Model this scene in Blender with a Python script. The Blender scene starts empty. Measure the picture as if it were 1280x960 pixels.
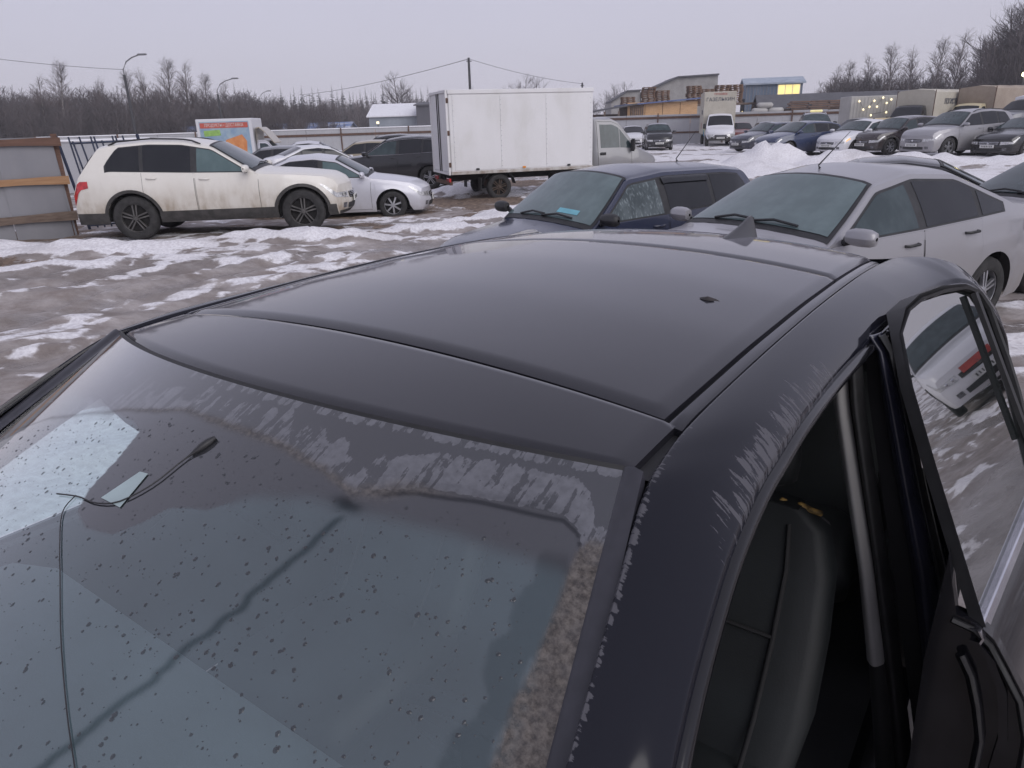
import bpy, math, random
import numpy as np
from mathutils import Vector, Matrix

R = math.radians
random.seed(7)
rng = np.random.default_rng(11)
scn = bpy.context.scene
COL = scn.collection

# ------------------------------------------------------------------ camera
EYE = 1.7
_p, _r = R(20.0), R(1.7)
_F = Vector((0, math.cos(_p), -math.sin(_p)))
_R0 = Vector((1, 0, 0)); _U0 = _R0.cross(_F)
_Rv = math.cos(_r) * _R0 - math.sin(_r) * _U0
_Uv = math.sin(_r) * _R0 + math.cos(_r) * _U0
cd = bpy.data.cameras.new('camera'); cam = bpy.data.objects.new('camera', cd); COL.objects.link(cam)
m = Matrix.Identity(4)
for i in range(3):
    m[i][0], m[i][1], m[i][2] = _Rv[i], _Uv[i], -_F[i]
m[2][3] = EYE
cam.matrix_world = m
cd.sensor_width = 36; cd.lens = 895 / 1280 * 36
cd.clip_start = 0.05; cd.clip_end = 3000
scn.camera = cam

# ------------------------------------------------------------------ world, sun, exposure
w = bpy.data.worlds.new('World'); scn.world = w; w.use_nodes = True
nt = w.node_tree; nt.nodes.clear()
out = nt.nodes.new('ShaderNodeOutputWorld'); bg = nt.nodes.new('ShaderNodeBackground')
sky = nt.nodes.new('ShaderNodeTexSky'); sky.sky_type = 'NISHITA'; sky.sun_disc = False
SUN_EL, SUN_AZ = R(33), R(147)   # azimuth clockwise from +Y: behind the camera, to its right
sky.sun_elevation = SUN_EL; sky.sun_rotation = SUN_AZ
tc = nt.nodes.new('ShaderNodeTexCoord'); sep = nt.nodes.new('ShaderNodeSeparateXYZ')
nt.links.new(tc.outputs['Generated'], sep.inputs[0])
cr = nt.nodes.new('ShaderNodeValToRGB')
cr.color_ramp.elements[0].position = 0.0; cr.color_ramp.elements[0].color = (0.59, 0.565, 0.655, 1)
cr.color_ramp.elements[1].position = 1.0; cr.color_ramp.elements[1].color = (0.49, 0.485, 0.60, 1)
e = cr.color_ramp.elements.new(0.25); e.color = (0.55, 0.545, 0.675, 1)
nt.links.new(sep.outputs['Z'], cr.inputs[0])
# soft uneven cloud deck
nz = nt.nodes.new('ShaderNodeTexNoise'); nz.inputs['Scale'].default_value = 1.6; nz.inputs['Detail'].default_value = 3
nt.links.new(tc.outputs['Generated'], nz.inputs['Vector'])
mr = nt.nodes.new('ShaderNodeMapRange'); mr.inputs[3].default_value = 0.90 * 10; mr.inputs[4].default_value = 1.09 * 10
nt.links.new(nz.outputs[0], mr.inputs[0])
sc = nt.nodes.new('ShaderNodeVectorMath'); sc.operation = 'SCALE'
nt.links.new(cr.outputs[0], sc.inputs[0]); nt.links.new(mr.outputs[0], sc.inputs['Scale'])
mx = nt.nodes.new('ShaderNodeMix'); mx.data_type = 'RGBA'; mx.inputs['Factor'].default_value = 0.95
nt.links.new(sky.outputs[0], mx.inputs['A']); nt.links.new(sc.outputs[0], mx.inputs['B'])
nt.links.new(mx.outputs['Result'], bg.inputs[0]); bg.inputs[1].default_value = 0.1
nt.links.new(bg.outputs[0], out.inputs[0])
sd = bpy.data.lights.new('sun', 'SUN'); sd.energy = 1.45; sd.angle = R(50); sd.color = (1, 0.97, 0.96)
so = bpy.data.objects.new('sun', sd); COL.objects.link(so)
_sv = Vector((math.sin(SUN_AZ) * math.cos(SUN_EL), math.cos(SUN_AZ) * math.cos(SUN_EL), math.sin(SUN_EL)))
so.rotation_euler = _sv.to_track_quat('Z', 'Y').to_euler(); so.location = (0, 0, 40)
scn.view_settings.view_transform = 'Standard'; scn.view_settings.look = 'None'
scn.view_settings.exposure = .12; scn.view_settings.gamma = 1
scn.cycles.max_bounces = 8; scn.cycles.transparent_max_bounces = 16

# ------------------------------------------------------------------ materials
def _mat(name):
    m = bpy.data.materials.new(name); m.use_nodes = True
    b = m.node_tree.nodes['Principled BSDF']
    return m, m.node_tree, b
def N(t, kind, **kw):
    n = t.nodes.new(kind)
    for k, v in kw.items(): n.inputs[k].default_value = v
    return n
def mixc(t, fac, a, b):
    n = t.nodes.new('ShaderNodeMix'); n.data_type = 'RGBA'
    for k, v in (('Factor', fac), ('A', a), ('B', b)):
        if hasattr(v, 'links') or hasattr(v, 'is_linked'): t.links.new(v, n.inputs[k])
        else: n.inputs[k].default_value = (*v, 1) if isinstance(v, tuple) and len(v) == 3 else v
    return n.outputs['Result']
def math_(t, op, a, b=None, clamp=False):
    n = t.nodes.new('ShaderNodeMath'); n.operation = op; n.use_clamp = clamp
    for i, v in enumerate((a, b)):
        if v is None: continue
        if hasattr(v, 'is_linked'): t.links.new(v, n.inputs[i])
        else: n.inputs[i].default_value = v
    return n.outputs[0]
def rangep(t, x, a, b, c=0., d=1., smooth=True):
    n = t.nodes.new('ShaderNodeMapRange'); n.interpolation_type = 'SMOOTHSTEP' if smooth else 'LINEAR'
    t.links.new(x, n.inputs[0])
    for i, v in enumerate((a, b, c, d)): n.inputs[i + 1].default_value = v
    return n.outputs[0]
def coordn(t, scale=(1, 1, 1), kind='Object'):
    c = t.nodes.new('ShaderNodeTexCoord'); mp = t.nodes.new('ShaderNodeMapping')
    mp.inputs['Scale'].default_value = scale
    t.links.new(c.outputs[kind], mp.inputs[0]); return mp.outputs[0]
def noise(t, scale, detail=4, vec=None, rough=.55):
    n = N(t, 'ShaderNodeTexNoise', Scale=scale, Detail=detail, Roughness=rough)
    t.links.new(vec if vec is not None else coordn(t), n.inputs['Vector']); return n.outputs[0]
def pmat(name, col, rough=.6, metal=0., var=.15, vscale=6., bump=0., bscale=40., stretch=(1, 1, 1), coat=0., spec=.5, emit=None, estr=1.):
    m, t, b = _mat(name)
    v = coordn(t, stretch)
    f = noise(t, vscale, 5, v)
    dark = tuple(c * (1 - var) for c in col); lite = tuple(min(1, c * (1 + var)) for c in col)
    t.links.new(mixc(t, rangep(t, f, .3, .7), dark, lite), b.inputs['Base Color'])
    b.inputs['Roughness'].default_value = rough; b.inputs['Metallic'].default_value = metal
    b.inputs['Specular IOR Level'].default_value = spec
    b.inputs['Coat Weight'].default_value = coat; b.inputs['Coat Roughness'].default_value = .06
    if bump:
        bn = t.nodes.new('ShaderNodeBump'); bn.inputs['Strength'].default_value = bump; bn.inputs['Distance'].default_value = .02
        t.links.new(noise(t, bscale, 5, v), bn.inputs['Height']); t.links.new(bn.outputs[0], b.inputs['Normal'])
    if emit:
        b.inputs['Emission Color'].default_value = (*emit, 1); b.inputs['Emission Strength'].default_value = estr
    return m
def paint(name, col, metal=.0, rough=.3, dirt=.6, zlo=.25, zhi=1.0, dcol=(.20, .165, .125), coat=.6):
    """car paint with road dirt splashed up from the sills (object space = car space)"""
    m, t, b = _mat(name)
    c = t.nodes.new('ShaderNodeTexCoord'); s = t.nodes.new('ShaderNodeSeparateXYZ'); t.links.new(c.outputs['Object'], s.inputs[0])
    zz = rangep(t, s.outputs['Z'], zlo, zhi, 1., 0.)
    n1 = noise(t, 2.2, 5); n2 = noise(t, 9, 6, coordn(t, (1, 1, .35)))
    k = math_(t, 'MULTIPLY', zz, rangep(t, n1, .25, .75, .35, 1.25))
    k = math_(t, 'MULTIPLY', k, rangep(t, n2, .3, .7, .55, 1.2))
    k = math_(t, 'MULTIPLY', k, dirt, clamp=True)
    film = math_(t, 'MULTIPLY', rangep(t, noise(t, 14, 6), .45, .8), .12 * dirt, clamp=True)
    k = math_(t, 'MAXIMUM', k, film)
    t.links.new(mixc(t, k, col, dcol), b.inputs['Base Color'])
    t.links.new(rangep(t, k, 0, .6, rough, .85), b.inputs['Roughness'])
    b.inputs['Metallic'].default_value = metal
    t.links.new(rangep(t, k, 0, .5, coat, 0.), b.inputs['Coat Weight']); b.inputs['Coat Roughness'].default_value = .08
    return m
def glass_dark(name, col=(.012, .016, .018), rough=.06, film=.10, fcol=(.25, .27, .28), frost=0.):
    """tinted car glass seen from outside: dark body, mirror gloss, thin dirt film, optional frost runs from the top"""
    m, t, b = _mat(name)
    f = rangep(t, noise(t, 5, 6, coordn(t, (1, 1, .5))), .35, .75, .2 * film, film * 1.8)
    if frost:
        st = noise(t, 9, 6, coordn(t, (4.2, 4.2, .55)))
        f = math_(t, 'ADD', f, rangep(t, st, .5, .68, 0., frost), clamp=True)
    t.links.new(mixc(t, f, col, fcol), b.inputs['Base Color'])
    t.links.new(rangep(t, f, 0, .5, rough, .35), b.inputs['Roughness'])
    b.inputs['Specular IOR Level'].default_value = .5
    return m
def stained(name, cols, sc=(1, 1, 1), scale=3., rough=.8, bump=.3, bscale=30):
    m, t, b = _mat(name)
    v = coordn(t, sc); r_ = t.nodes.new('ShaderNodeValToRGB'); el = r_.color_ramp.elements
    for i, (p_, c_) in enumerate(cols):
        e_ = el[i] if i < 2 else el.new(p_)
        e_.position = p_; e_.color = (*c_, 1)
    t.links.new(noise(t, scale, 8, v, .62), r_.inputs[0]); t.links.new(r_.outputs[0], b.inputs['Base Color'])
    b.inputs['Roughness'].default_value = rough
    bn = t.nodes.new('ShaderNodeBump'); bn.inputs['Strength'].default_value = bump; bn.inputs['Distance'].default_value = .01
    t.links.new(noise(t, bscale, 4, v), bn.inputs['Height']); t.links.new(bn.outputs[0], b.inputs['Normal'])
    return m
M = {}
M['plastic'] = pmat('black_plastic', (.018, .018, .02), .5, var=.3, vscale=9)
M['clad'] = pmat('dirty_cladding', (.045, .042, .04), .75, var=.35, vscale=7)
M['rubber'] = pmat('tyre_rubber', (.028, .027, .027), .85, var=.35, vscale=12, bump=.3)
M['well'] = pmat('wheel_well', (.012, .011, .011), .95)
M['rim'] = pmat('alloy_rim', (.42, .42, .44), .35, .7, var=.2, vscale=8)
M['rim_dark'] = pmat('dark_alloy_rim', (.10, .095, .092), .55, .4, var=.3, vscale=8)
M['rim_rust'] = pmat('rusty_steel_rim', (.09, .065, .05), .8, .2, var=.4, vscale=9)
M['chrome'] = pmat('chrome', (.62, .62, .65), .18, 1., var=.1)
M['glass'] = glass_dark('tinted_glass', (.008, .009, .012), film=.012)
M['glass_clear'] = glass_dark('car_glass', (.022, .036, .040), .05, .06, (.28, .36, .38))
M['glass_teal'] = glass_dark('pale_teal_glass', (.075, .115, .12), .05, .10, (.22, .29, .30))
M['glass_mist'] = glass_dark('misted_glass', (.095, .13, .135), .05, .16, (.22, .29, .30))
M['glass_frost'] = glass_dark('frosted_side_glass', (.035, .048, .052), .06, .16, (.33, .39, .41), frost=.28)
M['lamp'] = pmat('headlamp_lens', (.50, .50, .50), .12, .3, var=.35, vscale=22, coat=1)
M['lamp_dark'] = pmat('smoked_lamp', (.10, .10, .11), .12, .3, var=.5, vscale=22, coat=1)
M['red'] = pmat('tail_lamp_red', (.42, .012, .015), .2, var=.3, vscale=14, coat=1)
M['orange'] = pmat('indicator_orange', (.75, .28, .04), .25, var=.1, coat=1)
M['indicator_lit'] = pmat('lit_indicator', (.8, .35, .08), .3, var=.1, emit=(1., .45, .12), estr=.7)
M['plate'] = pmat('number_plate', (.62, .62, .60), .5, var=.12, vscale=10)
M['platebar'] = pmat('plate_characters', (.06, .06, .06), .6)
M['concrete'] = stained('concrete', [(.25, (.22, .21, .20)), (.75, (.36, .35, .34))], scale=1.2)
M['bark'] = stained('bark', [(.3, (.055, .043, .038)), (.7, (.12, .095, .085))], scale=5)
M['bark_pale'] = stained('birch_bark', [(.3, (.15, .13, .125)), (.7, (.30, .275, .26))], scale=5)
M['twig'] = pmat('twigs', (.082, .068, .068), .9, var=.35, vscale=.4)
M['twig_birch'] = pmat('birch_twigs', (.105, .082, .078), .9, var=.3, vscale=.4)
M['spruce'] = pmat('spruce_needles', (.05, .052, .047), .95, var=.4, vscale=.6)
M['wood_new'] = stained('fresh_wood', [(.3, (.42, .25, .13)), (.7, (.62, .40, .22))], (1, 1, 14), 1.6, .8, .2)
M['wood_orange'] = stained('orange_plank', [(.3, (.28, .15, .075)), (.7, (.40, .235, .125))], (1.5, 1.5, 20), 1.6)
M['wood_brown'] = stained('brown_plank', [(.3, (.095, .05, .036)), (.7, (.155, .085, .06))], (1.5, 1.5, 20), 1.6)
M['wood_old'] = stained('weathered_plank', [(.3, (.075, .05, .038)), (.7, (.22, .165, .13))], (2.5, 2.5, 12), 1.4)
M['pallet'] = stained('pallet_wood', [(.3, (.085, .05, .036)), (.7, (.235, .14, .09))], (1, 1, 1), 1.3)
M['sheet'] = stained('grey_sheet_steel', [(.25, (.175, .175, .195)), (.75, (.25, .25, .27))], (1, 1, .3), 1.2, .45, .1)
M['sheet_lt'] = stained('pale_fence_panel', [(.25, (.33, .335, .36)), (.75, (.46, .46, .48))], (1, 1, .3), .6, .6, .1)
M['rust'] = stained('rusty_iron', [(.3, (.06, .035, .025)), (.7, (.14, .075, .05))], scale=6)
M['bars'] = pmat('dark_blue_bars', (.03, .04, .075), .5, .2, var=.3)
M['snow'] = stained('roof_snow', [(.25, (.70, .70, .73)), (.75, (.84, .84, .87))], scale=2, rough=.7)
M['roof_grey'] = stained('grey_roof', [(.25, (.07, .07, .08)), (.75, (.12, .12, .13))], scale=2)
M['tarp'] = stained('beige_tarpaulin', [(.25, (.38, .35, .29)), (.75, (.53, .50, .43))], scale=1.3, rough=.7)
M['tarp_grey'] = stained('grey_tarpaulin', [(.25, (.36, .35, .33)), (.75, (.50, .49, .47))], scale=1.0, rough=.7)
M['blue_sheet'] = pmat('blue_roof_sheet', (.09, .13, .28), .5)
M['ink'] = pmat('lettering', (.05, .06, .09), .6)
M['ink_red'] = pmat('red_lettering', (.42, .06, .05), .6)
M['steel'] = pmat('galvanised_pole', (.22, .22, .23), .5, .3)
M['pole_dark'] = pmat('dark_pole', (.05, .05, .055), .7)
M['window_lit'] = pmat('lit_window', (.9, .75, .3), .4, var=.15, vscale=2, emit=(1., .76, .28), estr=.75)
M['lamp_lit'] = pmat('lit_lamp', (.9, .8, .5), .4, emit=(1., .85, .42), estr=14)
M['lamp_small'] = pmat('small_lit_lamp', (.9, .8, .6), .4, emit=(1., .85, .5), estr=1.3)

# ------------------------------------------------------------------ mesh helpers
class MB:
    def __init__(s): s.v = []; s.f = []; s.m = []
    def add(s, vs, fs, mi=0):
        k = len(s.v); s.v += [tuple(map(float, q)) for q in vs]
        s.f += [tuple(i + k for i in f) for f in fs]; s.m += [mi] * len(fs); return s
    def box(s, c, d, rz=0., mi=0, tilt=None):
        hx, hy, hz = d[0] / 2, d[1] / 2, d[2] / 2
        vs = [Vector((x, y, z)) for x in (-hx, hx) for y in (-hy, hy) for z in (-hz, hz)]
        mt = Matrix.Rotation(rz, 3, 'Z')
        if tilt: mt = mt @ Matrix.Rotation(tilt[0], 3, 'X') @ Matrix.Rotation(tilt[1], 3, 'Y')
        vs = [mt @ q + Vector(c) for q in vs]
        return s.add(vs, [(0, 1, 3, 2), (4, 6, 7, 5), (0, 4, 5, 1), (2, 3, 7, 6), (0, 2, 6, 4), (1, 5, 7, 3)], mi)
    def bevbox(s, c, d, b=.02, rz=0., mi=0):
        """box with chamfered edges"""
        hx, hy, hz = d[0] / 2, d[1] / 2, d[2] / 2
        vs = []; b = min(b, hx * .9, hy * .9, hz * .9)
        for z, k in ((-hz, b), (-hz + b, 0), (hz - b, 0), (hz, b)):
            X, Y = hx - k, hy - k
            for q in ((-X + b, -Y), (X - b, -Y), (X, -Y + b), (X, Y - b), (X - b, Y), (-X + b, Y), (-X, Y - b), (-X, -Y + b)): vs.append((*q, z))
        mt = Matrix.Rotation(rz, 3, 'Z'); vs = [mt @ Vector(q) + Vector(c) for q in vs]
        fs = [tuple(range(7, -1, -1)), tuple(range(24, 32))]
        for l in range(3):
            for i in range(8): j = (i + 1) % 8; fs.append((l * 8 + i, l * 8 + j, l * 8 + 8 + j, l * 8 + 8 + i))
        return s.add(vs, fs, mi)
    def tube(s, path, r, n=6, mi=0, cap=True):
        P = [Vector(q) for q in path]; rs = r if isinstance(r, (list, tuple)) else [r] * len(P)
        vs = []
        for i, q in enumerate(P):
            d = (P[min(i + 1, len(P) - 1)] - P[max(i - 1, 0)]).normalized()
            a = d.cross(Vector((0, 0, 1)) if abs(d.z) < .9 else Vector((1, 0, 0))).normalized(); b_ = d.cross(a)
            for k in range(n):
                th = 2 * math.pi * k / n; vs.append(q + (a * math.cos(th) + b_ * math.sin(th)) * rs[i])
        fs = [(i * n + k, i * n + (k + 1) % n, (i + 1) * n + (k + 1) % n, (i + 1) * n + k) for i in range(len(P) - 1) for k in range(n)]
        if cap: fs += [tuple(range(n - 1, -1, -1)), tuple(range((len(P) - 1) * n, len(P) * n))]
        return s.add(vs, fs, mi)
    def lathe(s, prof, c, axis='Y', n=24, mi=0):
        """prof: (radius, offset along axis)"""
        vs = []
        for r_, o in prof:
            for k in range(n):
                th = 2 * math.pi * k / n; a, b_ = r_ * math.cos(th), r_ * math.sin(th)
                q = (a, o, b_) if axis == 'Y' else ((o, a, b_) if axis == 'X' else (a, b_, o))
                vs.append(Vector(q) + Vector(c))
        fs = [(i * n + k, i * n + (k + 1) % n, (i + 1) * n + (k + 1) % n, (i + 1) * n + k) for i in range(len(prof) - 1) for k in range(n)]
        return s.add(vs, fs, mi)
    def grid(s, P, mi=0, skip=None):
        P = np.asarray(P, float); a, b_ = P.shape[:2]
        fs = [(i * b_ + j, (i + 1) * b_ + j, (i + 1) * b_ + j + 1, i * b_ + j + 1) for i in range(a - 1) for j in range(b_ - 1) if not (skip and skip(i, j))]
        return s.add(P.reshape(-1, 3), fs, mi)
    def slab(s, P, th, mi=0):
        """grid with thickness: P (a,b,3), offset by th (vector or per-point array)"""
        P = np.asarray(P, float); Q = P + th; a, b_ = P.shape[:2]; n = a * b_
        fs = []
        for i in range(a - 1):
            for j in range(b_ - 1):
                q = (i * b_ + j, (i + 1) * b_ + j, (i + 1) * b_ + j + 1, i * b_ + j + 1); fs += [q, tuple(x + n for x in reversed(q))]
        rim = [i * b_ for i in range(a)] + [(a - 1) * b_ + j for j in range(1, b_)] + [i * b_ + b_ - 1 for i in range(a - 2, -1, -1)] + [j for j in range(b_ - 2, 0, -1)]
        for i in range(len(rim)):
            j = (i + 1) % len(rim); fs.append((rim[i], rim[i] + n, rim[j] + n, rim[j]))
        return s.add(np.concatenate([P.reshape(-1, 3), Q.reshape(-1, 3)]), fs, mi)
    def prism(s, poly, h, mi=0):
        """poly: 3D polygon; h: extrusion vector"""
        n = len(poly); P = [Vector(q) for q in poly]; Q = [q + Vector(h) for q in P]
        return s.add(P + Q, [tuple(range(n - 1, -1, -1)), tuple(range(n, 2 * n))] + [(i, (i + 1) % n, n + (i + 1) % n, n + i) for i in range(n)], mi)
    def build(s, name, mats, parent=None, smooth=None, fix=True):
        me = bpy.data.meshes.new(name); me.from_pydata(s.v, [], s.f)
        mats = mats if isinstance(mats, (list, tuple)) else [mats]
        for q in mats: me.materials.append(q)
        if any(s.m): me.polygons.foreach_set('material_index', s.m)
        if fix:
            import bmesh
            bm = bmesh.new(); bm.from_mesh(me); bmesh.ops.recalc_face_normals(bm, faces=bm.faces); bm.to_mesh(me); bm.free()
        if smooth is not None:
            me.polygons.foreach_set('use_smooth', [True] * len(me.polygons)); me.set_sharp_from_angle(angle=R(smooth))
        me.update()
        o = bpy.data.objects.new(name, me); COL.objects.link(o)
        if parent: o.parent = parent
        return o
def tag(o, label, cat, group=None):
    o['label'] = label; o['category'] = cat
    if group: o['group'] = group
    return o
def thing(name, label, cat, loc=(0, 0, 0), rz=0., group=None):
    o = bpy.data.objects.new(name, None); o.empty_display_size = .3; COL.objects.link(o)
    o.location = loc; o.rotation_euler = (0, 0, rz); return tag(o, label, cat, group)
def struct(o): o['kind'] = 'structure'; return o
def stuff(o): o['kind'] = 'stuff'; return o
def dup_tree(o, loc, rz, label=None):
    c = o.copy(); COL.objects.link(c); c.location = loc; c.rotation_euler = (0, 0, rz)
    if label: c['label'] = label
    for ch in o.children:
        d = ch.copy(); COL.objects.link(d); d.parent = c
        for g in ch.children:
            h = g.copy(); COL.objects.link(h); h.parent = d
    return c
def sstep(a, b, x):
    t = np.clip((np.asarray(x, float) - a) / (b - a), 0, 1); return t * t * (3 - 2 * t)
_T = np.random.default_rng(5).random((512, 512))
def vn(x, y):
    """smooth value noise, numpy"""
    x = np.asarray(x, float); y = np.asarray(y, float)
    xi = np.floor(x).astype(int); yi = np.floor(y).astype(int); fx = x - xi; fy = y - yi
    fx = fx * fx * (3 - 2 * fx); fy = fy * fy * (3 - 2 * fy)
    g = lambda a, b: _T[a % 512, b % 512]
    return (g(xi, yi) * (1 - fx) + g(xi + 1, yi) * fx) * (1 - fy) + (g(xi, yi + 1) * (1 - fx) + g(xi + 1, yi + 1) * fx) * fy
def fbm(x, y, o=4):
    s_ = 0; a = .5; n = 0
    for i in range(o): s_ = s_ + a * vn(x * 2 ** i + 17.3 * i, y * 2 ** i + 9.1 * i); n += a; a *= .5
    return s_ / n
def color_attr(o, name, rgb):
    me = o.data; ca = me.color_attributes.new(name, 'FLOAT_COLOR', 'POINT')
    a = np.ones((len(me.vertices), 4), np.float32); a[:, :rgb.shape[1]] = rgb; ca.data.foreach_set('color', a.ravel())
def text_mesh(name, body, size, mat, parent, loc, rot, ext=.004):
    cu = bpy.data.curves.new(name, 'FONT'); cu.body = body; cu.size = size; cu.extrude = ext; cu.align_x = 'CENTER'; cu.align_y = 'CENTER'; cu.resolution_u = 2
    t = bpy.data.objects.new(name + '_tmp', cu); COL.objects.link(t)
    dg = bpy.context.evaluated_depsgraph_get(); me = bpy.data.meshes.new_from_object(t.evaluated_get(dg))
    bpy.data.objects.remove(t); bpy.data.curves.remove(cu)
    me.materials.clear(); me.materials.append(mat)
    o = bpy.data.objects.new(name, me); COL.objects.link(o); o.parent = parent; o.location = loc; o.rotation_euler = rot; return o

# ------------------------------------------------------------------ ground
CTRL = np.array([(0, 0, -.10), (-5.3, 13.6, -.08), (-3.5, 17, -.26), (-3.4, 25, -.27), (18, 30, .0), (14, 34, -.08), (21, 32, -.05), (16, 30, -.02), (10, 46, -.18),
                 (.3, 17.6, -.15), (-9, 14, -.08), (3, 6, -.12), (1.3, 8.6, -.2), (6, 10, -.25), (-8, 6, -.12), (0, -8, -.1), (10, -2, -.1), (-15, 40, -.3), (30, 45, .0), (0, 60, -.2)])
def gz(x, y):
    x = np.asarray(x, float); y = np.asarray(y, float)
    d = (x[..., None] - CTRL[:, 0]) ** 2 + (y[..., None] - CTRL[:, 1]) ** 2 + 4.
    wt = 1 / d ** 1.6; return (wt * CTRL[:, 2]).sum(-1) / wt.sum(-1)
def gauss(x, y, cx, cy, sx, sy, h, a=0.):
    c, s_ = math.cos(a), math.sin(a); u = (x - cx) * c + (y - cy) * s_; v = -(x - cx) * s_ + (y - cy) * c
    return h * np.exp(-(u / sx) ** 2 - (v / sy) ** 2)
BANKS = [(-2.5, 2.9, .9, .8, .07, 0), (-3.0, 4.0, .7, .5, .08, .3),   # snow thrown up along the lane and in front of the rows
    (-6.8, 11.8, 1.9, .45, .18, .05), (-3.6, 12.5, 1.7, .40, .16, .06), (-1.3, 13.7, 1.0, .4, .14, .3), (-9.3, 12.2, 1.2, .5, .18, 0),
    (-7.0, 10.2, 2.6, .40, .08, .12), (-3.5, 10.6, 1.6, .35, .07, .2), (-6.5, 8.4, 1.5, .30, .06, .2), (.3, 15.3, 1.0, .5, .26, .25), (-.8, 14.8, .7, .35, .12, .2), (1.3, 16.2, .8, .4, .2, .3),
    (9.6, 27.0, 1.6, 1.3, .75, -.1), (11.6, 25.8, 1.8, 1.2, .5, 0), (8.2, 24.5, 1.4, 1.2, .35, 0), (13.8, 25.2, 2.2, 1.0, .38, -.1), (6.8, 26.8, 1.6, 1.0, .3, 0),
    (17.0, 24.3, 2.2, .8, .30, -.15), (20.5, 23.5, 2.2, .8, .33, -.15), (24, 23, 2.5, .9, .35, 0), (10.5, 22.5, 2, 1.0, .18, 0), (5.2, 31, 2, .9, .2, 0), (-1.0, 22, 1.2, .7, .28, 0)]
def ground():
    n = 470
    s_ = np.linspace(-1, 1, n)
    xs = 9.5 * np.sinh(s_ * 4.6) / np.sinh(1.) * .55; ys = 8. + 9.5 * np.sinh((s_) * 4.6) / np.sinh(1.) * .55
    X, Y = np.meshgrid(xs, ys, indexing='ij')
    dist = np.hypot(X, Y)
    near = np.exp(-(dist / 60) ** 2)
    c, s1 = math.cos(.16), math.sin(.16)
    U = X * c + Y * s1; V = -X * s1 + Y * c                       # U runs along the lane
    bank = np.zeros_like(X)
    for b in BANKS: bank = np.maximum(bank, gauss(X, Y, *b))
    lump = fbm(X * 2.3, Y * 2.3, 4) - .5
    z = gz(X, Y) + near * ((fbm(U * .5, V * 1.6, 4) - .5) * .10 + (fbm(U * 1.2, V * 7., 3) - .5) * .085 + (fbm(X * 7, Y * 7, 3) - .5) * .035)
    z = z + bank * (1 + 1.1 * lump) + np.where(bank > .02, (fbm(X * 6, Y * 6, 3) - .5) * .10, 0) * near
    # masks: snow, brown litter, wet
    c2, s2 = math.cos(1.0), math.sin(1.0); U2 = X * c2 + Y * s2; V2 = -X * s2 + Y * c2
    wl = sstep(12.2, 10.4, Y) * sstep(4, 1, X)
    wob = (fbm(U2 * .25, V2 * 0 + 2, 3) - .5) * 1.1
    rut = np.zeros_like(X)
    for r0, wd, am in ((5.2, .17, 1), (6.75, .17, 1), (7.3, .13, .7), (8.35, .18, 1), (8.85, .14, .8), (9.9, .18, .9), (10.6, .15, .6), (4.3, .2, .7)):
        d_ = V2 - r0 - wob * (1 + .2 * math.sin(r0 * 3)); rut = np.maximum(rut, am * np.exp(-(d_ / wd) ** 2)); z = z + wl * am * (-.045 * np.exp(-(d_ / wd) ** 2) + .03 * np.exp(-((np.abs(d_) - wd * 1.7) / (wd * .6)) ** 2) * (.4 + fbm(U2 * 4, V2 * 4, 3)))
    z = z + wl * rut * .012 * np.sin(U2 * 38)
    lane = fbm(U * .8 + 40, V * 3.6, 5)
    fine = fbm(U * 4.2, V * 13, 4)
    lane = lane * (1 - wl) + wl * (fbm(U2 * .7 + 11, V2 * 2.6, 5) - .16 * rut - .085 + .15 * sstep(8.8, 11, Y)); fine = fine * (1 - wl) + wl * fbm(U2 * 3.6, V2 * 11, 4)
    sn = sstep(.40, .66, .55 * lane + .45 * fine)
    sn = np.maximum(sn * .72, sstep(.03, .09, bank + (fbm(X * 3, Y * 3, 4) - .5) * .06))
    far = sstep(3, 9, X) * sstep(9, 14, Y)
    sn = np.maximum(sn, far * sstep(.36, .55, .6 * fbm(X * .35, Y * .8, 4) + .4 * fbm(X * 2, Y * 3, 3)))
    def spot(cx, cy, sx, sy, a=0.): return gauss(X, Y, cx, cy, sx, sy, 1., a)
    rows = np.maximum.reduce([spot(-5.3, 14.2, 3.6, 1.0, .1), spot(-3.5, 17, 3, 1.1, .05), spot(-.9, 19.0, 2.4, 2.2), spot(.4, 18.2, 2.5, 1.2, .3), spot(-9.2, 14.3, 1.5, 1.3), spot(-.5, 15.9, 1.4, .5, .2),
                              spot(-9.0, 10.8, 1.7, .6, .1), spot(-.4, 25, 3, 2), spot(-2.2, 19.5, 2.2, 1.6)])
    mudy = np.maximum(spot(2.9, 1.2, 2.6, 3.4, -.6), spot(5.2, 4.0, 2.6, 1.3, .55))
    sn = sn * (1 - .95 * sstep(.25, .6, mudy + (fbm(X * 2, Y * 2, 4) - .5) * .5))
    lit = sstep(.30, .62, rows * .8 + (fbm(X * 1.7, Y * 1.7, 5) - .5) * .9)
    lit = lit * (1 - .92 * sstep(.05, .12, bank + (fbm(X * 4, Y * 4, 3) - .5) * .05))
    sn = np.maximum(sn, sstep(.2, .5, spot(-2.75, 3.7, 1.2, 1.0)))
    wet = np.maximum(sstep(.50, .66, fbm(U * .35 + 7, V * 1.9 + 3, 4)) * (1 - lit), 1.6 * mudy)
    wet = np.maximum(wet * (1 - .5 * wl), wl * rut * .85)
    z = z + near * .035 * sn * (.6 + .8 * fbm(X * 5, Y * 5, 3))
    P = np.stack([X, Y, z], -1)
    b = MB(); o = None
    me = bpy.data.meshes.new('ground')
    idx = np.arange(n * n).reshape(n, n)
    F = np.stack([idx[:-1, :-1], idx[1:, :-1], idx[1:, 1:], idx[:-1, 1:]], -1).reshape(-1, 4)
    me.from_pydata(P.reshape(-1, 3).tolist(), [], F.tolist()); me.polygons.foreach_set('use_smooth', [True] * len(me.polygons))
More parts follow.
